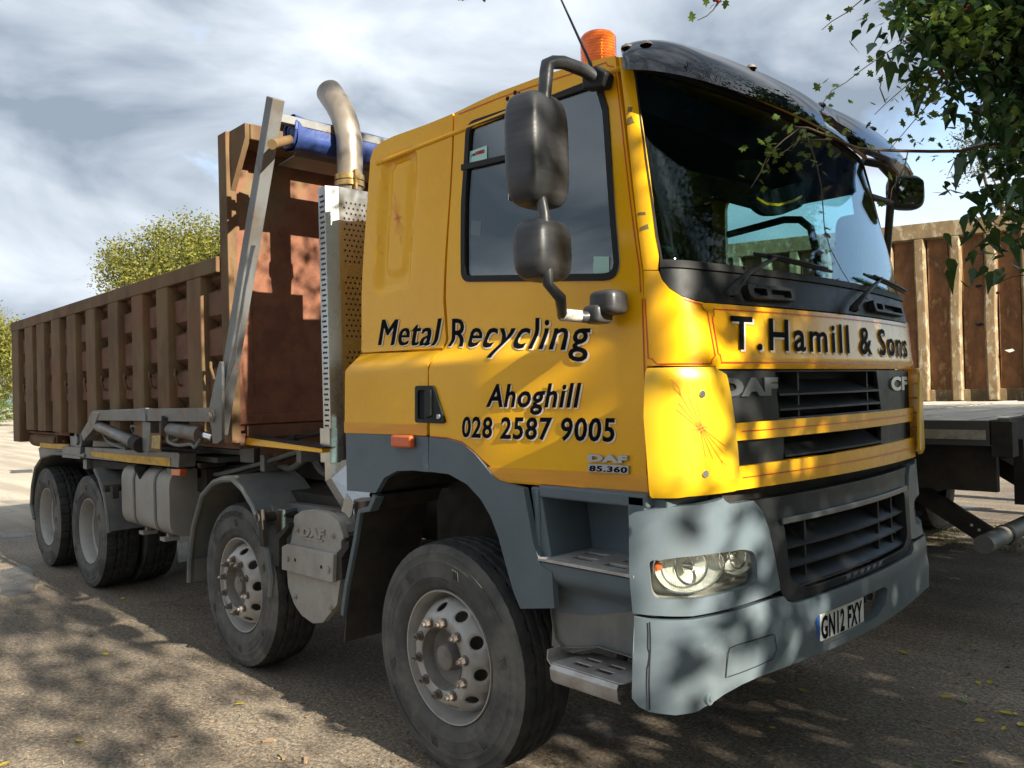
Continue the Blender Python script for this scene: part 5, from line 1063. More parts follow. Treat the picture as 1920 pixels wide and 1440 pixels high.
# ================================================================ THE RUSTY BIN
B=thing('waste_container','long rusty brown ribbed bin riding on the back of the yellow lorry','container',(-4.9,0,1.5))
def bp_(name,mb,mt,bevel=0,par=None): o=mb.build(name,MT[mt],par or B,bevel=bevel); o.matrix_parent_inverse=Matrix.Translation((4.9,0,-1.5)) if (par is None) else Matrix.Identity(4); return o
YS=-1.25; XF=-2.07; XR=-7.76; ZB=1.53; ZR=2.62
m=MB(); m.box((XR+.02,-1.16,1.47),(XF,1.16,1.55)); bp_('floor',m,'rust')
# side walls: folded sheet with horizontal swages
prof=[(ZB,-1.16),(1.62,-1.16),(1.70,-1.17),(1.75,-1.235),(1.92,-1.235),(1.955,-1.165),(1.975,-1.165),(2.02,-1.235),(2.19,-1.235),(2.225,-1.165),(2.245,-1.165),(2.29,-1.235),(2.44,-1.235),(2.475,-1.165),(2.495,-1.165),(2.53,-1.215),(2.60,-1.215)]
for s in(1,-1):
    m=MB(); m.strip([(y*s,z) for z,y in prof],XR+.03,XF-.07,.006,ax='x'); bp_('side_wall',m,'rust')
    m=MB(); m.box((XR,s*-1.288,2.555),(XF-.125,s*-1.14,2.66)); bp_('top_rail',m,'rust_rib' if s>0 else 'rust',.008)
    m=MB(); m.box((XR+.02,s*-1.20,1.40),(XF-.02,s*-1.02,1.50)); bp_('bottom_rail',m,'rust')
ribs=[(-2.694,2.235),(-2.457,2.217),(-3.265,2.211),(-3.042,2.196),(-3.792,2.204),(-3.548,2.189),(-4.364,2.179),(-4.114,2.165),(-4.973,2.165),(-4.709,2.151),(-5.558,2.110),(-5.279,2.098),(-6.090,2.097),(-5.795,2.085),(-6.652,2.063),(-6.353,2.053),(-7.133,2.060),(-6.816,2.050),(-7.722,2.039),(-7.422,2.030)]
rm=None
for i in range(0,len(ribs),2):
    x0,x1=ribs[i][0],ribs[i+1][0]
    w=x1-x0; last=(i==len(ribs)-2)
    for s in(1,-1):
        m=MB(); b_=.045*s; zb_=1.44 if not last else 1.30
        vs=[]; P_=[(x0-.01,-1.17*s),(x0+.0,-1.285*s),(x1,-1.285*s),(x1+.025,-1.25*s),(x1+.025,-1.17*s)]
        random.seed(i*3+s+20); jx=random.uniform(-.008,.008)
        for z,dx in((zb_,jx*2),(zb_+.25,-jx),(2.1,jx),(2.556,0)): vs+=[(x+dx,y,z) for x,y in P_]
        n=5; fs=[tuple(range(4,-1,-1)),tuple(15+k for k in range(5))]+[(r*5+k,r*5+(k+1)%5,(r+1)*5+(k+1)%5,(r+1)*5+k) for r in range(3) for k in range(5)]
        m.add(vs,fs); o=bp_('rib',m,'rust_rib',.008)
for i,p in enumerate([(-2.964,1.902),(-3.471,1.897),(-4.026,1.899),(-4.601,1.899),(-5.087,1.895),(-5.673,1.883),(-6.133,1.902),(-6.693,1.886),(-7.264,1.887),(-2.355,1.925)]):
    m=MB(); x,z=p; m.tube([(x+.045,-1.225,z-.08),(x+.05,-1.27,z-.06),(x+.04,-1.285,z+.01),(x+.015,-1.275,z+.045),(x-.005,-1.255,z+.01)],.010,7); bp_('sheet_hook',m,'rust_rib')
# front wall with overhanging header
TOPZ=3.45
m=MB(); m.box((XF-.06,-1.24,1.52),(XF-.035,1.24,TOPZ)); bp_('front_wall',m,'rust_wall')
for s in(1,-1):
    m=MB(); m.box((XF-.12,s*-1.262,1.44),(XF+.0,s*-1.20,TOPZ+.0)); bp_('corner_post',m,'rust_rib',.006)
    m=MB(); m.box((XF-.035,s*-1.20,1.56),(XF-.02,s*-1.10,TOPZ-.2)); bp_('edge_plate',m,'rust_wall',.004)
    m=MB(); m.prism([(XF-.03,TOPZ-.42),(XF+.22,TOPZ-.09),(XF+.22,TOPZ),(XF-.03,TOPZ)],s*-1.235,s*-1.20); bp_('gusset',m,'rust_rib')
    m=MB(); m.prism([(XF-.0,1.56),(XF-.0,TOPZ),(XF-.12,TOPZ),(XF-.55,2.65),(XF-.55,2.60),(XF-.12,2.60)],s*-1.24,s*-1.23) if False else m.box((XF-.2,s*-1.22,2.0),(XF-.19,s*-1.2,2.1)); bp_('stiffener',m,'rust')
m=MB(); m.box((XF-.02,-1.205,TOPZ-.10),(XF+.235,1.205,TOPZ)); bp_('header_beam',m,'rust_rib',.008)
m=MB(); m.box((XF-.03,-1.20,1.56),(XF-.012,1.20,1.62)); bp_('bottom_lip',m,'rust_wall',.003)
m=MB(); m.box((XF-.25,-.95,1.28),(XF-.02,.95,1.53)); m.box((XR+.3,-.55,1.27),(XF,-.40,1.47)); m.box((XR+.3,.40,1.27),(XF,.55,1.47)); bp_('under_frame',m,'rust')
m=MB(); m.box((XR,-1.24,1.5),(XR+.04,1.24,2.62)); bp_('tail_door',m,'rust')
for z in(2.50,1.62):
    m=MB(); m.box((XR-.10,-1.24,z-.03),(XR+.02,-1.14,z+.03)); m.tube([(XR-.06,-1.19,z-.06),(XR-.06,-1.19,z+.06)],.03,10); bp_('hinge',m,'rust')
# ground roller under the tail
rp=[(-7.387,1.614),(-6.268,1.617),(-6.386,1.416),(-7.436,1.388),(-7.747,1.458),(-6.151,1.503)]
m=MB(); m.tube([(rp[3][0],-1.15,rp[3][1]+.09),(rp[3][0],-.80,rp[3][1]+.09)],.10,20); 
m=MB(); cxr=(rp[2][0]+rp[3][0])/2; m.tube([(rp[3][0]+.05,-1.12,1.33),(rp[2][0]-.02,-1.12,1.33)],.085,20); bp_('tail_roller',m,'rust_rib')
m=MB(); m.box((rp[3][0]-.02,-1.18,1.30),(rp[3][0]+.02,-1.05,1.48)); m.box((rp[2][0]-.01,-1.18,1.30),(rp[2][0]+.03,-1.05,1.48)); m.tube([(rp[3][0]-.12,-1.12,1.33),(rp[2][0]+.12,-1.12,1.33)],.02,8); m.box((rp[3][0]-.02,-1.2,1.42),(rp[2][0]+.02,-1.0,1.47)); bp_('roller_bracket',m,'rust')
m=MB(); x,z=[(-5.590,1.592)][0]; m.tube([(x-.02,-1.2,z+.02),(x-.02,-1.2,z-.16),(x,-1.2,z-.19),(x+.02,-1.2,z-.16),(x+.02,-1.2,z+.02)],.009,6); bp_('hanging_hook',m,'rust_rib')
# ================================================================ THE FLATBED BESIDE THE LORRY
FB=thing('flatbed_trailer','black flatbed trailer with pale boarded deck parked to the right of the yellow lorry','trailer',(.15,2.03,0))
def fb(name,mb,mt,bevel=0,par=None,**k):
    o=mb.build(name,MT[mt] if isinstance(mt,str) else mt,par or FB,bevel=bevel,**k)
    if par is None: o.matrix_parent_inverse=Matrix.Translation((-.15,-2.03,0))
    return o
dz=1.47; y0=2.03; y1=7.0; xa,xb=-1.12,1.40
n=18
for i in range(n):
    a=xa+.06+(xb-xa-.12)*i/n; b=xa+.06+(xb-xa-.12)*(i+1)/n
    m=MB(); m.box((a+.002,y0+.05,dz-.04),(b-.002,y1,dz+random.uniform(-.004,.004))); fb('deck_board',m,'deck')
m=MB(); m.box((xa,y0,dz-.155),(xb-.045,y0+.05,dz+.004)); eb=fb('rear_rail',m,'badge_dark',.004)
m=MB(); m.box((xa,y0-.006,dz-.115),(xb-.075,y0-.002,dz-.055)); fb('silver_strip',m,'reflector_strip',0,eb)
m=MB(); m.box((xb-.06,y0+.0,dz-.15),(xb,y1,dz+.006)); m.box((xb-.045,y0-.01,dz-.22),(xb+.07,y0+.12,dz-.0)); fb('side_rail',m,'dark',.006)
for k in range(9):
    m=MB(); m.tube([(xb+.01,y0+.06+k*.55,dz-.0),(xb+.01,y0+.06+k*.55,dz+.018)],.035,12); fb('rope_hook',m,'guard')
m=MB(); m.tube([(xb+.015,y0+.04,dz-.20),(xb+.015,y0+.04,dz-.02)],.04,12); m.tube([(xb+.015,y0+.04,dz-.13),(xb+.015,y0+.04,dz-.11)],.055,12); fb('corner_post',m,'dark')
m=MB(); m.box((xa+.1,y0+.10,1.02),(xb-.05,y0+.16,dz-.15)); m.box((xa+.75,y0+.1,.86),(xa+.87,y1,1.31)); m.box((xb-.87,y0+.1,.86),(xb-.75,y1,1.31)); m.box((xa+.05,y0+.5,1.2),(xb-.1,y1,1.31)); m.box((xb-.02,y0+.35,.92),(xb+.04,y1,1.34)); fb('chassis',m,'dark')
m=MB(); m.box((xb+.10,y0+.12,1.08),(xb+.18,y0+.17,1.20)); lp_=fb('tail_lamp',m,mat('dark red lamp',(.30,.02,.015),rough=.25),.006)
m=MB(); m.box((xb+.10,y0+.12,.93),(xb+.18,y0+.17,1.07)); fb('reversing_lamp',m,'dusty',.006)
# under-run bar: round tube on two swung-down black arms
bar0=[(1.284,2.058,0.695)][0]
m=MB(); m.tube([(bar0[0],bar0[1],bar0[2]),(bar0[0],bar0[1]+2.6,bar0[2])],.060,24); ub_=fb('underrun_bar',m,'guard',.004)
m=MB(); m.tube([(bar0[0],bar0[1]+.42,bar0[2]),(bar0[0],bar0[1]+.46,bar0[2])],.067,24); fb('bar_clamp',m,'dark',0,ub_)
for yy in(.30,2.2):
    m=MB(); m.bar((bar0[0]-.03,bar0[1]+yy,bar0[2]-.01),(bar0[0]-.75,bar0[1]+yy-.05,1.15),.03,.13,up=(1,0,1)); a_=fb('bar_arm',m,'dark',0,ub_)
    for t in(.10,.16):
        m=MB(); c=Vector((bar0[0]-.03-.72*t,bar0[1]+yy-.02,bar0[2]+.45*t)); m.tube([c,c-Vector((0,.004,0))],.010,8); fb('pin_hole',m,'white',0,a_)
m=MB(); m.prism([(-.15,.95),(.05,.75),(.28,.66),(.36,.60),(.30,.55),(.10,.60),(-.15,.70)],3.6,3.7); m.box((-.6,3.5,.75),(-.1,3.8,1.3)); fb('tow_coupling',m,'dark')
m=MB(); m.prism([(.42,1.05),(.50,1.05),(.55,.83),(.50,.83)],2.6,2.66); fb('hanging_chain',m,'dark')
for x in(-.9,):
    for y in(5.2,6.5):
        c=copy_tree(w4,FB); c.name='wheel'; c.matrix_parent_inverse=Matrix.Translation((-.15,-2.03,0)); c.location=(x,y,ZC); c.rotation_euler=(0,0,-PI/2)
        for ch in c.children: pass
# ================================================================ THE RIBBED CONTAINER BEHIND IT
pa=Vector((-1.11,7.02)); pb=Vector((.26,7.47)); dr_=(pb-pa).normalized(); ang_=math.atan2(dr_.y,dr_.x)
SK=thing('waste_container','tall ribbed container with peeling beige ribs and rusty panels behind the flatbed','container',(pa.x,pa.y,1.45),ang_)
def sk(name,mb,mt,bevel=0,par=None): return mb.build(name,MT[mt],par or SK,bevel=bevel)
Lx0,Lx1=-4.2,3.0; HT=2.25
m=MB(); m.box((Lx0,.04,HT-.21),(Lx1,.14,HT)); m.box((Lx0,-.0,HT-.20),(Lx1,.04,HT-.0)); sk('top_rail',m,'skip_rib',.012)
m=MB(); m.box((Lx0,.06,0),(Lx1,.16,.16)); sk('bottom_rail',m,'skip_rib',.01)
rv=[(-1.090,2.982),(-0.802,2.948),(-0.644,2.930),(-0.413,2.904),(-0.267,2.887),(-0.020,2.858),(0.123,2.842),(0.359,2.815)]
px_=[.0]
def hitx(px):   # distance along the container face for ribs seen in the photograph
    return px
ribx=[]
for x,z in rv:
    v=Vector((x-CAM_LOC[0],7.0-CAM_LOC[1])); # intersect sight line with the container face
    o=Vector((CAM_LOC[0],CAM_LOC[1])); M_=dr_.x*(-v.y)-dr_.y*(-v.x); t=((o.x-pa.x)*(-v.y)-(o.y-pa.y)*(-v.x))/M_; ribx.append(t)
pitch=ribx[3]-ribx[1]; wid=ribx[2]-ribx[1]
k0=ribx[1]-pitch*7
for i in range(18):
    x=k0+pitch*i
    if x<Lx0 or x+wid>Lx1: continue
    m=MB(); random.seed(i); vs=[];zz=[0.02,.5,1.1,1.7,HT-.20]
    for z in zz:
        j=random.uniform(-.012,.012); vs+=[(x+j,.10,z),(x+.012+j,-.0,z),(x+wid-.04+j,-.0+random.uniform(-.004,.004),z),(x+wid+j,.10,z)]
    fs=[(3,2,1,0),tuple(16+k for k in range(4))]+[(r*4+k,r*4+(k+1)%4,r*4+4+(k+1)%4,r*4+4+k) for r in range(4) for k in range(4)]
    m.add(vs,fs); sk('rib',m,'skip_rib',.010)
    # dented panel between the ribs
    m=MB(); xs=[x+wid+(pitch-wid)*t/10 for t in range(11)]; zs=[.14+(HT-.32)*t/40 for t in range(41)]; vs=[]
    for X in xs:
        for Z in zs:
            e=min((X-xs[0]),(xs[-1]-X))/.08; e=min(1,max(0,e)); vs.append((X,.075+.030*e*noise.noise(Vector((X*5+3*i,Z*4.2,i*1.7)))+.012*e*noise.noise(Vector((X*14,Z*13,i))),Z))
    m.add(vs,[(a*41+b,a*41+b+1,(a+1)*41+b+1,(a+1)*41+b) for a in range(10) for b in range(40)]); p_=sk('panel',m,'skip_panel')
    if i in(8,9):
        for zz_ in((1.42,.95) if i==8 else (.62,)):
            m=MB(); xx=xs[7 if i==8 else 4]; m.add([(xx-.05,.035,zz_),(xx+.03,.033,zz_+.015),(xx+.06,.035,zz_-.01),(xx+.0,.034,zz_-.03)],[(0,1,2,3)]); sk('torn_hole',m,'interior' if i==8 else 'white',0,p_)
m=MB(); m.box((Lx0,.14,0),(Lx1,2.4,HT-.02)); m.add([],[]); sk('body',m,'skip_panel')
m=MB(); m.box((Lx0,.5,-.45),(Lx1,.62,0)); m.box((Lx0,1.7,-.45),(Lx1,1.82,0)); 
for x in(Lx0+.5,-1.,Lx1-.5): m.box((x-.1,.4,-1.45),(x+.1,.6,-.4)); m.box((x-.1,1.7,-1.45),(x+.1,1.9,-.4))
sk('support_frame',m,'dark')
# ================================================================ VEGETATION
def leafshape(kind):
    if kind=='haw': return [(0,0),(.10,.22),(.36,.30),(.22,.42),(.42,.62),(.20,.66),(.14,.86),(0,1.0),(-.14,.86),(-.20,.66),(-.42,.62),(-.22,.42),(-.36,.30),(-.10,.22)]
    if kind=='ivy': return [(0,0),(.30,.02),(.46,.22),(.30,.45),(.18,.75),(0,1.15),(-.18,.75),(-.30,.45),(-.46,.22),(-.30,.02)]
    return [(0,0),(.22,.3),(.25,.6),(0,1),(-.25,.6),(-.22,.3)]
def leafmesh(name,kind,m,curl=.25):
    o=leafshape(kind); vs=[(x,y,-curl*(x*x)*1.6-curl*.35*(y-.3)**2) for x,y in o]+[(0,.5,.03)]; n=len(o)
    me=D.meshes.new(name); me.from_pydata(vs,[],[(i,(i+1)%n,n) for i in range(n)]); me.polygons.foreach_set('use_smooth',[True]*n); me.update(); me.materials.append(MT[m]); return me
def rq(rnd_): 
    return Matrix.Rotation(rnd_.uniform(0,2*PI),3,'Z')@Matrix.Rotation(rnd_.uniform(-1.1,1.1),3,'X')@Matrix.Rotation(rnd_.uniform(-.8,.8),3,'Y')
def leafcloud(name,blobs,N_,size,kind,m,parent,seed=1,droop=0,shell=.55,clump=0,reject=None):
    """leaf-sized faces spread through ellipsoid volumes, in clumps, as one foliage mesh"""
    rn=random.Random(seed); o=leafshape(kind) if kind!='quad' else [(0,0),(.5,.5),(0,1),(-.5,.5)]; n=len(o); vs=[];fs=[]
    tot=sum(b[3]*b[4]*b[5] for b in blobs); 
    for b in blobs:
        cnt=int(N_*b[3]*b[4]*b[5]/tot); done=0
        while done<cnt:
            u=rn.uniform(-1,1);th=rn.uniform(0,2*PI);r=rn.uniform(shell**3,1)**(1/3); s_=math.sqrt(1-u*u)
            c=Vector((b[0]+b[3]*r*s_*math.cos(th),b[1]+b[4]*r*s_*math.sin(th),b[2]+b[5]*r*u))
            nv=noise.noise(c*(1.1/max(.35,min(b[3],b[5])*.5)))
            if nv<-.08 and rn.random()<.8: done+=.25; continue
            k=max(1,clump)
            for q in range(k):
                p=c+Vector((rn.gauss(0,1),rn.gauss(0,1),rn.gauss(0,1)))*size*1.6 if k>1 else c
                if reject and reject(p): done+=1; continue
                M_=rq(rn); sz=size*rn.uniform(.65,1.2); i0=len(vs)
                for x,y in o:
                    v=M_@Vector((x*sz,y*sz,-.3*sz*x*x)); 
                    if droop: v=Vector((v.x,v.y,v.z-abs(y)*sz*droop))
                    vs.append(p+v)
                fs.append(tuple(range(i0,i0+n))); done+=1
    me=D.meshes.new(name); me.from_pydata(vs,[],fs); me.update(); me.materials.append(MT[m]); ob=D.objects.new(name,me); COL.objects.link(ob); ob.parent=parent; ob['kind']='stuff'
    return ob
def limbs(parent,segs,m='bark',name='branch'):
    for pts,r0,r1 in segs:
        k=len(pts); mb=MB(); mb.tube(pts,[r0+(r1-r0)*i/(k-1) for i in range(k)],9); mb.build(name,MT[m],parent,ang=80)
def wig(a,b,n,amp,rn):
    a,b=Vector(a),Vector(b); return [tuple(a+(b-a)*i/n+(Vector((rn.uniform(-1,1),rn.uniform(-1,1),rn.uniform(-1,1)))*amp if 0<i<n else Vector((0,0,0)))) for i in range(n+1)]
def tree(label,base,h,tr,blobs,N_,size,kind,m,seed,trunk_to=None,cat='tree',group=None,clump=4,name='tree',shell=.45,nl=7,reject=None):
    t=thing(name,label,cat,base,0,group); rn=random.Random(seed)
    bl=[(b[0]-base[0],b[1]-base[1],b[2]-base[2],b[3],b[4],b[5]) for b in blobs]
    top=trunk_to or (0,0,h*.75); limbs(t,[(wig((0,0,-.2),top,6,tr*.5,rn),tr,tr*.25)],name='trunk')
    for i in range(nl):
        b=bl[i%len(bl)]; s=Vector(top)*rn.uniform(.35,.9); e=Vector((b[0]+rn.uniform(-.6,.6)*b[3],b[1]+rn.uniform(-.6,.6)*b[4],b[2]+rn.uniform(-.4,.7)*b[5])); limbs(t,[(wig(s,e,5,(e-s).length*.06,rn),tr*.35,tr*.06)])
    rj=(lambda p:reject(p+Vector(base))) if reject else None
    leafcloud('crown',bl,N_,size,kind,m,t,seed,clump=clump,shell=shell,reject=rj)
    return t
# far trees on the left
TL=[(-35.963,10.843,8.048),(-35.977,9.392,7.427),(-36.066,12.167,8.961),(-34.186,12.680,8.945),(-36.395,8.953,7.813),(-32.892,12.597,7.807),(-34.452,10.985,6.878),(-34.670,15.064,8.844),(-35.572,17.004,9.388),(-35.017,17.595,8.247)]
tree('broad yellow-green tree turning autumn colours behind the rusty bin',(TL[2][0],TL[2][1],0),10,.35,[(p[0],p[1],p[2],r,r,q) for p,r,q in zip(TL[:7],(2.6,1.5,2.1,1.6,.85,2.4,2.4),(1.6,1.2,1.7,1.3,.8,1.6,1.5))]+[(TL[0][0],TL[0][1],4.6,3,3,1.8)],42000,.16,'oval','leaf_autumn',11,clump=14,shell=.35,nl=16)
tree('green tree rising beside the autumn coloured tree behind the rusty bin',(TL[8][0],TL[8][1],0),11,.35,[(p[0],p[1],p[2],2.0,2.0,1.6) for p in TL[7:]],22000,.16,'oval','leaf_far',12,clump=5,shell=.3)
TO=[(-70.071,10.013,6.604),(-66.333,11.017,6.395),(-71.472,8.540,7.895),(-63.403,11.205,4.284),(-67.211,10.128,4.428)]
tree('round olive-green tree at the far left edge of the yard',(TO[0][0],TO[0][1],0),8,.4,[(p[0],p[1],p[2],r,r,q) for p,r,q in zip(TO,(2.6,1.7,3,1.3,2.6),(1.9,1.5,2.6,1.6,2.2))],20000,.26,'oval','leaf_autumn',13,clump=5,shell=.2)
BS=thing('bush','bright green low bush at the far left edge below the olive-green tree','bush',(*[(-84.662,13.651)][0],0))
leafcloud('foliage',[(0,0,1.2,1.6,1.3,1.2),(-1,-2,1.0,1.6,2.0,1.4)],6000,.16,'oval','leaf_green',BS,14,clump=4)
TBp=[(-86.368,13.249)][0]; bt=thing('bare_tree','bare leafless tree with thin branches at the far left','tree',(*TBp,0)); rn=random.Random(5)
def grow(p,d,l,r,k):
    e=p+d*l; limbs(bt,[(wig(p,e,3,l*.06,rn),r,r*.6)],'twig')
    if k>0:
        for q in range(3 if k>1 else 2):
            nd=(d+Vector((rn.uniform(-.75,.75),rn.uniform(-.75,.75),rn.uniform(-.35,.5)))).normalized(); grow(p+d*l*rn.uniform(.55,1),nd,l*rn.uniform(.55,.8),r*.55,k-1)
grow(Vector((0,0,0)),Vector((0,.05,1)).normalized(),5.2,.14,4)
# hedge line and distant trees closing the horizon all round
hd=thing('hedge','long dark green hedge closing the far edge of the yard','hedge',(-90,0,0))
leafcloud('foliage',[(-5,-60+i*11,2.0,4,7,3.2+1.5*math.sin(i*1.7)) for i in range(16)],16000,.7,'quad','leaf_far',hd,15,clump=4)
hd2=thing('hedge','dark hedge and scrub far behind the ribbed container at the right','hedge',(0,75,0))
leafcloud('foliage',[(-60+i*12,0,1.6,7,4,2.4+1.2*math.sin(i*2.3)) for i in range(13)],12000,.6,'quad','leaf_far',hd2,19,clump=4)
PN=[(-10.425,47.411,15.955),(-11.171,46.644,15.172),(-9.786,48.068,16.621),(-11.377,46.450,13.500),(-9.737,48.147,14.279),(-9.190,48.702,15.459)]
tree('grey-green pine standing far off at the right behind the ivy',(PN[4][0],PN[4][1],0),15,.4,[(p[0],p[1],p[2],r,r,q) for p,r,q in zip(PN,(1.7,1.5,1.5,1.1,1.8,2.2),(.55,.5,.5,.35,.8,1.4))],9000,.16,'oval','leaf_far',16,clump=5,name='pine_tree',shell=.1)
# --- the ivy-clad hawthorn that overhangs the lorry from the right ------------------
HT_=thing('hawthorn_tree','ivy-clad hawthorn overhanging the lorry windscreen at the upper right','tree',(4.3,4.6,0)); HB_=Vector((4.3,4.6,0))
rn=random.Random(21)
def lp(p): return tuple(Vector(p)-HB_)
limbs(HT_,[(wig((0,0,-.2),(-.9,-1.2,3.4),7,.07,rn),.22,.12)],name='trunk')
limbs(HT_,[(wig((-.9,-1.2,3.4),lp((2.2,1.9,3.6)),5,.08,rn),.10,.05),(wig((-.9,-1.2,3.4),(-.4,-2.6,4.6),5,.08,rn),.09,.04),(wig((-.6,-.9,2.6),lp((2.2,1.6,2.9)),5,.06,rn),.07,.03)])
BR={
 'main':[(2.025,0.927,2.828),(1.925,0.535,2.760),(1.843,0.378,2.744),(1.763,0.223,2.703),(1.695,0.079,2.690),(1.628,-0.062,2.681),(1.580,-0.184,2.674),(1.541,-0.297,2.668),(1.512,-0.400,2.689),(1.491,-0.493,2.700),(1.456,-0.530,2.722),(1.420,-0.568,2.727)],
 'b1':[(1.746,0.198,3.300),(1.700,0.078,3.224),(1.655,-0.040,3.138),(1.592,-0.104,3.085),(1.530,-0.168,3.026),(1.475,-0.224,2.968),(1.458,-0.314,2.919),(1.457,-0.387,2.859),(1.467,-0.447,2.789)],
 'b2':[(1.823,0.423,3.226),(1.772,0.299,3.115),(1.731,0.186,3.006),(1.682,0.136,2.917),(1.651,0.033,2.823),(1.630,-0.061,2.743),(1.595,-0.096,2.689)],
 'b3':[(1.741,0.338,3.170),(1.682,0.278,3.079),(1.609,0.202,3.058),(1.586,0.107,2.995),(1.529,0.048,2.928),(1.516,-0.037,2.867)],
 'b4':[(1.568,-0.132,3.350),(1.521,-0.181,3.297),(1.482,-0.221,3.254),(1.443,-0.261,3.223),(1.413,-0.291,3.188)],
 'b5':[(1.647,-0.043,2.676),(1.656,-0.104,2.608),(1.637,-0.123,2.554),(1.636,-0.196,2.500),(1.629,-0.203,2.436)],
 'b6':[(1.471,-0.586,2.696),(1.507,-0.620,2.620),(1.545,-0.651,2.526),(1.553,-0.642,2.457),(1.578,-0.688,2.367),(1.580,-0.685,2.289),(1.592,-0.672,2.221),(1.622,-0.639,2.133),(1.649,-0.609,2.065)],
 'b7':[(1.457,-0.601,2.707),(1.438,-0.692,2.648),(1.395,-0.736,2.594),(1.398,-0.805,2.511),(1.373,-0.829,2.459)],
 'b8':[(1.335,-0.949,3.168),(1.357,-0.998,3.096),(1.374,-1.052,3.049),(1.357,-1.070,3.027),(1.334,-1.093,3.013)],
 'b9':[(2.028,0.360,2.178),(1.974,0.304,2.158),(1.928,0.257,2.149),(1.902,0.230,2.132)],
 'b10':[(1.990,0.459,2.657),(1.903,0.369,2.637),(1.855,0.247,2.608),(1.793,0.183,2.595),(1.755,0.072,2.564)],
 'b11':[(1.933,0.393,3.248),(1.855,0.239,3.263),(1.780,0.089,3.276),(1.689,-0.006,3.290),(1.605,-0.094,3.278),(1.581,-0.118,3.257)],
 'b12':[(1.549,-0.003,2.918),(1.534,-0.019,2.979),(1.544,-0.010,3.036)],
 'b13':[(0.736,-1.573,3.200),(0.742,-1.567,3.171),(0.708,-1.602,3.157),(0.679,-1.632,3.154)],
 'b14':[(1.519,-0.464,2.674),(1.456,-0.601,2.662),(1.413,-0.646,2.617),(1.408,-0.722,2.573)],
}
hawm=leafmesh('leaf','haw','leaf_green'); ivym=leafmesh('ivy_leaf','ivy','leaf_dark',.4); deadm=leafmesh('withered_leaf','haw','dead_leaf',.6)
cnt=0; hv=[];hf=[]
def place_leaf(me,p,size,parent,M_=None):
    o=D.objects.new(me.name.split('.')[0],me); COL.objects.link(o); o.parent=parent; M_=M_ or rq(rn)
    o.matrix_local=Matrix.Translation(p)@(M_.to_4x4())@Matrix.Scale(size,4); return o
for key,pl in BR.items():
    P=[Vector(lp(p)) for p in pl]; th=.0085 if key=='main' else .0028
    if key in('b8','b13'): pass
    mb=MB(); mb.tube([P[0]+(P[1]-P[0])*0]+P[1:],[th*(1-.6*i/len(P)) for i in range(len(P))],7); bo=mb.build('branch',MT['twig'],HT_,ang=80)
    dens={'main':14,'b6':5,'b7':60,'b1':26,'b2':60,'b3':50,'b8':22,'b11':40,'b13':20,'b9':22,'b14':120,'b5':20,'b4':20,'b10':22,'b12':10}.get(key,26)
    for i in range(len(P)-1):
        a,b=P[i],P[i+1]; n=max(1,int((b-a).length*dens+rn.random()))
        for q in range(n):
            if key=='main' and i<4 and rn.random()<.55: continue
            c=a.lerp(b,rn.random()); sp=Vector((rn.gauss(0,1),rn.gauss(0,1),rn.gauss(0,1)))*(.022 if key not in('b14','b7','b2','b3','b11') else .045)
            if i>=len(P)-4 and key=='main': sp*=2
            me=deadm if key=='b6' and i>2 else hawm
            if cnt<280: place_leaf(me,c+sp,rn.uniform(.026,.046),HT_); cnt+=1
            else:
                M_=rq(rn); sz=rn.uniform(.026,.046); i0=len(hv); hv+=[c+sp+M_@Vector((x*sz,y*sz,-.2*sz*x*x)) for x,y in leafshape('haw')]; hf.append(tuple(range(i0,i0+14)))
            mb2=None
for c in [(1.865,0.033,3.223),(1.860,0.028,3.211),(1.850,0.092,3.110),(1.847,0.088,3.099),(1.734,0.116,3.033),(1.738,0.120,3.017),(1.738,0.135,3.047),(1.385,-1.041,3.078),(1.377,-1.049,3.082),(1.890,0.218,2.086)]:
    mb=MB(); mb.lathe([(.001,-.007),(.006,-.004),(.0075,0),(.006,.004),(.002,.007)],10,lp(c),'z'); mb.build('haw_berry',MT['berry'],HT_,ang=80)
# cut haws and lighter leaves lit at the edge of the ivy, then the dark ivy itself
for c,r in zip([(1.873,-0.101,3.109),(1.907,0.007,3.109),(1.885,-0.016,3.078),(1.843,-0.061,3.164),(1.930,0.102,3.182),(1.883,0.054,3.067),(1.958,0.280,2.764),(1.932,0.401,2.545),(1.906,0.375,2.433),(1.813,-0.021,3.219),(1.658,-0.038,3.270),(1.692,0.145,3.008),(1.675,0.128,2.951),(1.652,0.104,2.986)],(.07,.08,.06,.06,.10,.05,.06,.08,.06,.10,.08,.05,.05,.05)):
    for q in range(int(26*r/.07)):
        p=Vector(lp(c))+Vector((rn.gauss(0,1),rn.gauss(0,1),rn.gauss(0,1)))*r*.75; M_=rq(rn); sz=rn.uniform(.034,.056); i0=len(hv); hv+=[p+M_@Vector((x*sz,y*sz,-.2*sz*x*x)) for x,y in leafshape('haw')]; hf.append(tuple(range(i0,i0+14)))
me=D.meshes.new('hawthorn_foliage'); me.from_pydata(hv,[],hf); me.update(); me.materials.append(MT['leaf_green']); o=D.objects.new('hawthorn_foliage',me); COL.objects.link(o); o.parent=HT_; o['kind']='stuff'
IB=[]
for c,r in zip([(1.907,0.509,3.339),(1.973,0.724,3.142),(1.823,0.351,3.228),(1.983,0.883,2.859),(2.108,1.014,2.706),(1.985,0.743,2.589),(1.967,0.582,2.474),(2.152,1.341,3.301),(2.161,1.346,3.717),(1.934,0.678,3.575),(1.749,0.343,3.508),(1.869,0.545,3.032),(1.921,0.528,2.895),(1.914,0.525,2.639),(1.907,0.375,2.456)],(.22,.24,.13,.25,.25,.12,.07,.45,.45,.3,.22,.11,.10,.07,.05)):
    q=lp(c); IB.append((q[0],q[1],q[2],r,r,r))
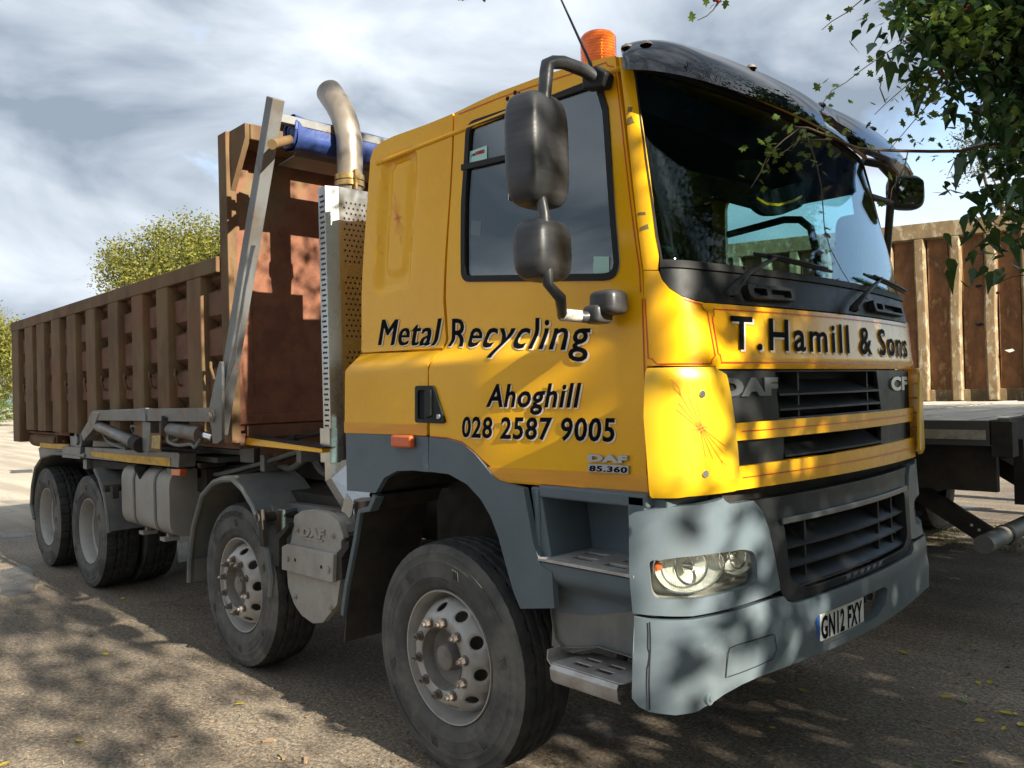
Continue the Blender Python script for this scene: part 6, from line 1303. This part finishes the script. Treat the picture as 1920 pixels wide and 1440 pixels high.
leafcloud('ivy_foliage',IB,17000,.052,'ivy','leaf_dark',HT_,31,droop=.5,shell=.2,clump=3)
IH=[]
for c,r in zip([(1.672,0.193,3.229),(1.701,0.296,3.160),(1.778,0.230,3.299),(1.787,0.387,3.064),(1.836,0.440,2.945),(1.811,0.416,2.689),(1.855,0.392,2.560),(1.849,0.316,2.344),(1.887,0.357,2.309),(1.668,0.116,3.303),(1.841,0.447,2.758)],(.08,.07,.10,.07,.06,.06,.06,.05,.05,.07,.05)):
    q=lp(c); IH.append((q[0],q[1],q[2],r,r,r*1.2))
leafcloud('hanging_ivy',IH,900,.055,'ivy','leaf_dark',HT_,32,droop=.8,shell=.1,clump=2)
leafcloud('sky_blocking_canopy',[tuple(Vector(lp((3.9,1.4,5.2))))+(2.3,2.6,1.1),tuple(Vector(lp((5.2,3.0,4.0))))+(1.6,2.2,1.6),tuple(Vector(lp((3.6,3.2,4.2))))+(1.5,1.5,1.0)],15000,.075,'oval','leaf_dark',HT_,33,shell=.1,clump=4)  # unseen leaves added to keep sky light off the cab front
# --- the tree line ahead of the lorry, behind the camera: it shades the front and the yard
def gapfn(p):   # natural gap between the crowns
    return False
tree('dense tree in front of the lorry on its nearside, casting shade over its nose',(10.2,3.2,0),7,.28,[(9.2,2.7,5.6,1.7,3.3,2.1),(9.6,4.8,3.6,1.6,3.4,2.0),(9.4,.6,4.3,1.1,1.5,1.2),(9.3,.3,6.0,1.1,1.05,1.25),(9.1,-1.3,3.85,1.0,1.5,.70),(9.2,1.6,3.3,1.0,3.6,1.1),(9.5,2.5,1.4,.8,5.5,1.4)],46000,.17,'oval','leaf_green',41,clump=4,shell=.15)
tree('tall spreading tree behind the photographer shading the left of the yard',(11.5,-5.6,0),11,.35,[(10.2,-6.9,6.2,2,3.0,4.3),(10.2,-4.3,9.3,1.8,2.5,1.8),(10,-1.9,10.9,1.6,2.9,1.0),(10.4,-4.9,4.0,1.4,1.2,2.4),(10.5,-10,5,2,3,4)],42000,.19,'oval','leaf_green',42,clump=4,shell=.15)
tree('thin unseen sapling added to dapple the gap between the two shade trees',(9.8,-2.9,0),7,.06,[(9.6,-3.2,6.4,.8,.6,1.0),(9.4,-2.0,5.9,.5,.35,.5),(9.2,-1.6,7.1,.8,.8,.6),(9.3,-1.62,6.3,.5,.34,1.1),(9.5,-2.6,6.35,.5,.5,.33),(9.4,-3.0,3.8,.7,1.2,.8),(9.4,-3.9,6.2,.6,.5,1.2)],4200,.15,'oval','leaf_green',43,clump=3,shell=.1,nl=9)  # added out of view, leaf clumps placed to break up the ground sun
# ================================================================ FALLEN LEAVES AND LITTER
rn=random.Random(77)
LM={}
for c,m in(('yellow','fallen_yellow'),('brown','fallen_brown'),('green','fallen_green')):
    sh=[(0,0),(.20,.12),(.34,.34),(.36,.58),(.22,.82),(0,1.02),(-.20,.80),(-.33,.55),(-.30,.30),(-.16,.10)]
    vs=[(x,y-.5,.10*abs(x)*1.6+.10*(y-.5)**2+(.04 if i%3==0 else 0)) for i,(x,y) in enumerate(sh)]+[(0,.02,.0),(0,-.72,.03),(.015,-.5,.0)]
    me=D.meshes.new('leaf'); me.from_pydata(vs,[],[(i,(i+1)%10,10) for i in range(10)]+[(0,11,12)]); me.polygons.foreach_set('use_smooth',[True]*11); me.update(); me.materials.append(MT[m]); LM[c]=me
FL=[([(-4.566,-1.152)],'yellow',1.0,'yellow fallen leaf on the damp tarmac below the third wheel of the lorry'),
([(-3.037,-1.752)],'yellow',.9,'yellow fallen leaf at the left, just below the sunlit patch'),
([(-2.742,-1.717)],'yellow',.5,'tiny pale leaf beside the yellow leaf at the left'),
([(-1.494,-1.514)],'yellow',.8,'yellow fallen leaf on the sunny streak left of the front wheel'),
([(-1.640,-2.304)],'yellow',1.1,'long yellow fallen leaf in the bottom left corner of the yard'),
([(-1.328,-1.938)],'brown',1.0,'red-brown fallen leaf near the bottom, left of the front wheel'),
([(-3.594,-1.689)],'green',.9,'dull green fallen leaf at the left inside the sunlit patch'),
([(0.884,1.782)],'yellow',1.2,'bright yellow curled leaf on the ground right of the number plate'),
([(0.505,2.080)],'brown',1.1,'orange-brown leaf on the ground just under the number plate step'),
([(0.725,0.760)],'yellow',1.2,'yellow leaf lying in the shade in front of the bumper'),
([(0.837,0.197)],'yellow',.8,'pale curled leaf in the deep shade below the bumper'),
([(1.099,2.229)],'green',.8,'pale green leaf on the ground at the right beyond the bumper'),
([(1.433,1.931)],'brown',.9,'orange leaf at the right edge above the pair of yellow leaves'),
([(1.387,1.525)],'yellow',.8,'left one of a pair of slim yellow leaves at the right'),
([(1.433,1.577)],'yellow',1.0,'right one of a pair of slim yellow leaves at the right'),
([(1.153,1.203)],'yellow',.7,'small yellow leaf between the bumper and the pair of slim leaves'),
([(1.326,1.191)],'yellow',1.0,'greenish yellow leaf left of the grey-green leaf at the right'),
([(1.411,1.188)],'green',1.0,'grey-green crumpled leaf on the ground at the right'),
([(1.619,1.166)],'yellow',1.1,'long yellow leaf near the right edge, pointing right'),
([(1.658,1.183)],'yellow',.7,'small yellow leaf touching the right end of the long yellow leaf'),
([(1.553,0.970)],'yellow',.9,'round yellow leaf below and left of the long yellow leaf'),
([(1.665,0.951)],'yellow',.7,'small triangular yellow leaf below the long yellow leaf'),
([(1.499,0.691)],'brown',1.0,'orange-brown leaf on the ground near the bottom right'),
([(1.333,0.768)],'brown',.7,'dark red-brown leaf left of the round yellow leaf'),
([(1.632,0.425)],'yellow',1.0,'yellow leaf at the bottom edge of the picture, right side'),
([(1.500,0.275)],'green',.8,'small green leaf at the bottom edge, left of a yellow leaf'),
([(1.713,1.055)],'yellow',1.0,'yellow leaf cut by the right edge of the picture'),
([(1.217,2.483)],'brown',.7,'small orange leaf far right beside the pale green leaf'),
([(1.290,1.609)],'yellow',.6,'tiny cream leaf above the left one of the slim pair'),
([(-1.622,-2.636)],'yellow',1.0,'yellow leaf in the bottom left corner, cut by the picture edge')]
for p,c,s,lab in FL:
    o=D.objects.new('fallen_leaf',LM[c]); COL.objects.link(o); o.location=(p[0][0],p[0][1],.006); k=.052*s; o.scale=(k*.9,k*1.15,k); o.rotation_euler=(rn.uniform(-.25,.25),rn.uniform(-.25,.25),rn.uniform(0,2*PI)); tag(o,lab,'leaf','fallen leaves on the yard')
for i,(p,l) in enumerate((([(-0.913,-1.635)],'curled strip of bark on the ground below the sunny streak'),([(-0.700,-1.675)],'pale splinter of wood at the bottom, left of the front wheel'),([(-0.586,-1.614)],'short wood chip next to the pale splinter at the bottom'))):
    m=MB(); x,y=p[0]; a=rn.uniform(0,3); r_=Matrix.Rotation([1.0,-.15,-.5][i],3,'Z'); vs=[Vector(q) for q in((-.03,-.006,0),(.028,-.009,0),(.034,.002,0),(.02,.009,0),(-.026,.006,0))]; vs=[r_@v for v in vs]
    m.add([(x+v.x,y+v.y,.004) for v in vs]+[(x+v.x,y+v.y,.013) for v in vs],[(4,3,2,1,0),(5,6,7,8,9)]+[(k,(k+1)%5,5+(k+1)%5,5+k) for k in range(5)]); o=m.build('wood_chip',MT['litter']); tag(o,l,'wood chip','wood chips on the yard')
def litter(name,N_,box,ln,wd,seed,m,dens=None,up=.3):
    rn=random.Random(seed); vs=[];fs=[]
    while len(fs)<N_:
        x=rn.uniform(box[0],box[1]); y=rn.uniform(box[2],box[3])
        if dens and rn.random()>dens(x,y): continue
        l=rn.uniform(*ln)/2; w=rn.uniform(*wd)/2; a=rn.uniform(0,PI); c,s=math.cos(a),math.sin(a); z=rn.uniform(.003,.007); t=rn.uniform(-up,up)*l; b=rn.uniform(-.35,.35)*l
        i=len(vs); vs+=[(x-c*l-s*w,y-s*l+c*w,z+abs(t)),(x-c*l+s*w,y-s*l-c*w,z+abs(t)),(x+s*w-s*b,y-c*w+c*b,z),(x-s*w-s*b,y+c*w+c*b,z),(x+c*l+s*w,y+s*l-c*w,z+max(t,0)),(x+c*l-s*w,y+s*l+c*w,z+max(t,0))]
        fs+=[(i,i+1,i+2,i+3),(i+3,i+2,i+4,i+5)]
    me=D.meshes.new(name); me.from_pydata(vs,[],fs); me.update(); me.materials.append(MT[m]); o=D.objects.new(name,me); COL.objects.link(o); return o
nzd=lambda x,y:max(.08,min(1,.45+1.6*noise.noise(Vector((x*.9,y*.9,3)))+.8*noise.noise(Vector((x*3,y*3,8)))))
o=litter('straw_litter',30000,(-7,3.2,-3.6,8),(.014,.055),(.0016,.0042),5,'litter',nzd); tag(o,kind='stuff')
o=litter('grit_and_leaf_fragments',22000,(-6,3.2,-3.6,8),(.008,.026),(.005,.013),6,'litter',nzd,.15); tag(o,kind='stuff')
def puddle(pts,seed):
    rn2=random.Random(seed); cx=sum(p[0] for p in pts)/len(pts); cy=sum(p[1] for p in pts)/len(pts); out=[]
    for i in range(len(pts)):
        a,b=Vector(pts[i]),Vector(pts[(i+1)%len(pts)])
        for j in range(6): q=a.lerp(b,j/6); k=1+.25*noise.noise(Vector((q.x*4,q.y*4,seed))); out.append((cx+(q.x-cx)*k,cy+(q.y-cy)*k))
    P,Tt=tri2d(out,[],(.3,.3)); mb=MB(); mb.add([(x,y,.003) for x,y in P],Tt); o=mb.build('puddle',MT['puddle'],smooth=False,fix=False); tag(o,kind='structure')
puddle([(-6.921,-1.599),(-6.899,-1.385),(-6.088,-1.426),(-5.519,-1.626),(-5.446,-1.811),(-5.712,-1.840)],1); puddle([(-6.870,0.214),(-6.906,0.356),(-5.791,-0.068),(-5.610,-0.257)],2); puddle([(-9.601,-1.066),(-9.504,-0.839),(-9.192,-0.747),(-9.014,-0.946),(-9.206,-1.145)],3); puddle([(-21.160,1.471),(-20.962,1.913),(-19.839,1.679),(-20.064,1.242)],4)
def pebbles():
    rn=random.Random(9); vs=[];fs=[]
    for i in range(14000):
        x=rn.uniform(-4.5,3);y=rn.uniform(-3.5,4);r=rn.uniform(.002,.0065)*(2.0 if rn.random()<.12 else 1); k=len(vs); a=rn.uniform(0,6)
        vs+=[(x+r*math.cos(a+j*1.57)*rn.uniform(.7,1.2),y+r*math.sin(a+j*1.57)*rn.uniform(.7,1.2),.001) for j in range(4)]+[(x,y,r*.8)]
        fs+=[(k+j,k+(j+1)%4,k+4) for j in range(4)]
    me=D.meshes.new('gravel'); me.from_pydata(vs,[],fs); me.update(); me.materials.append(mat('grey brown grit',(.20,.18,.155),(.11,.10,.088),scale=60,rough=.9)); o=D.objects.new('gravel',me); COL.objects.link(o); tag(o,kind='stuff')
pebbles()
# grass tufts along the dirt beyond the flatbed
m_=leafmat('dry grass',(.16,.20,.05),(.24,.24,.08),(.10,.15,.03),.3); MT['grass']=m_
rn=random.Random(4); vs=[];fs=[]
for i in range(900):
    cx=rn.uniform(-3,4);cy=rn.uniform(5.2,7.2)
    if noise.noise(Vector((cx*1.3,cy*1.3,0)))<.05: continue
    for k in range(7):
        x=cx+rn.gauss(0,.03);y=cy+rn.gauss(0,.03);h=rn.uniform(.02,.07);dx=rn.uniform(-.03,.03);dy=rn.uniform(-.03,.03);j=len(vs); vs+=[(x-.003,y,0),(x+.003,y,0),(x+dx,y+dy,h)]; fs.append((j,j+1,j+2))
me=D.meshes.new('grass_tufts'); me.from_pydata(vs,[],fs); me.update(); me.materials.append(m_); o=D.objects.new('grass_tufts',me); COL.objects.link(o); tag(o,kind='stuff')
# the bin rests on the lorry, the little fly above it
tag(B,None,None)
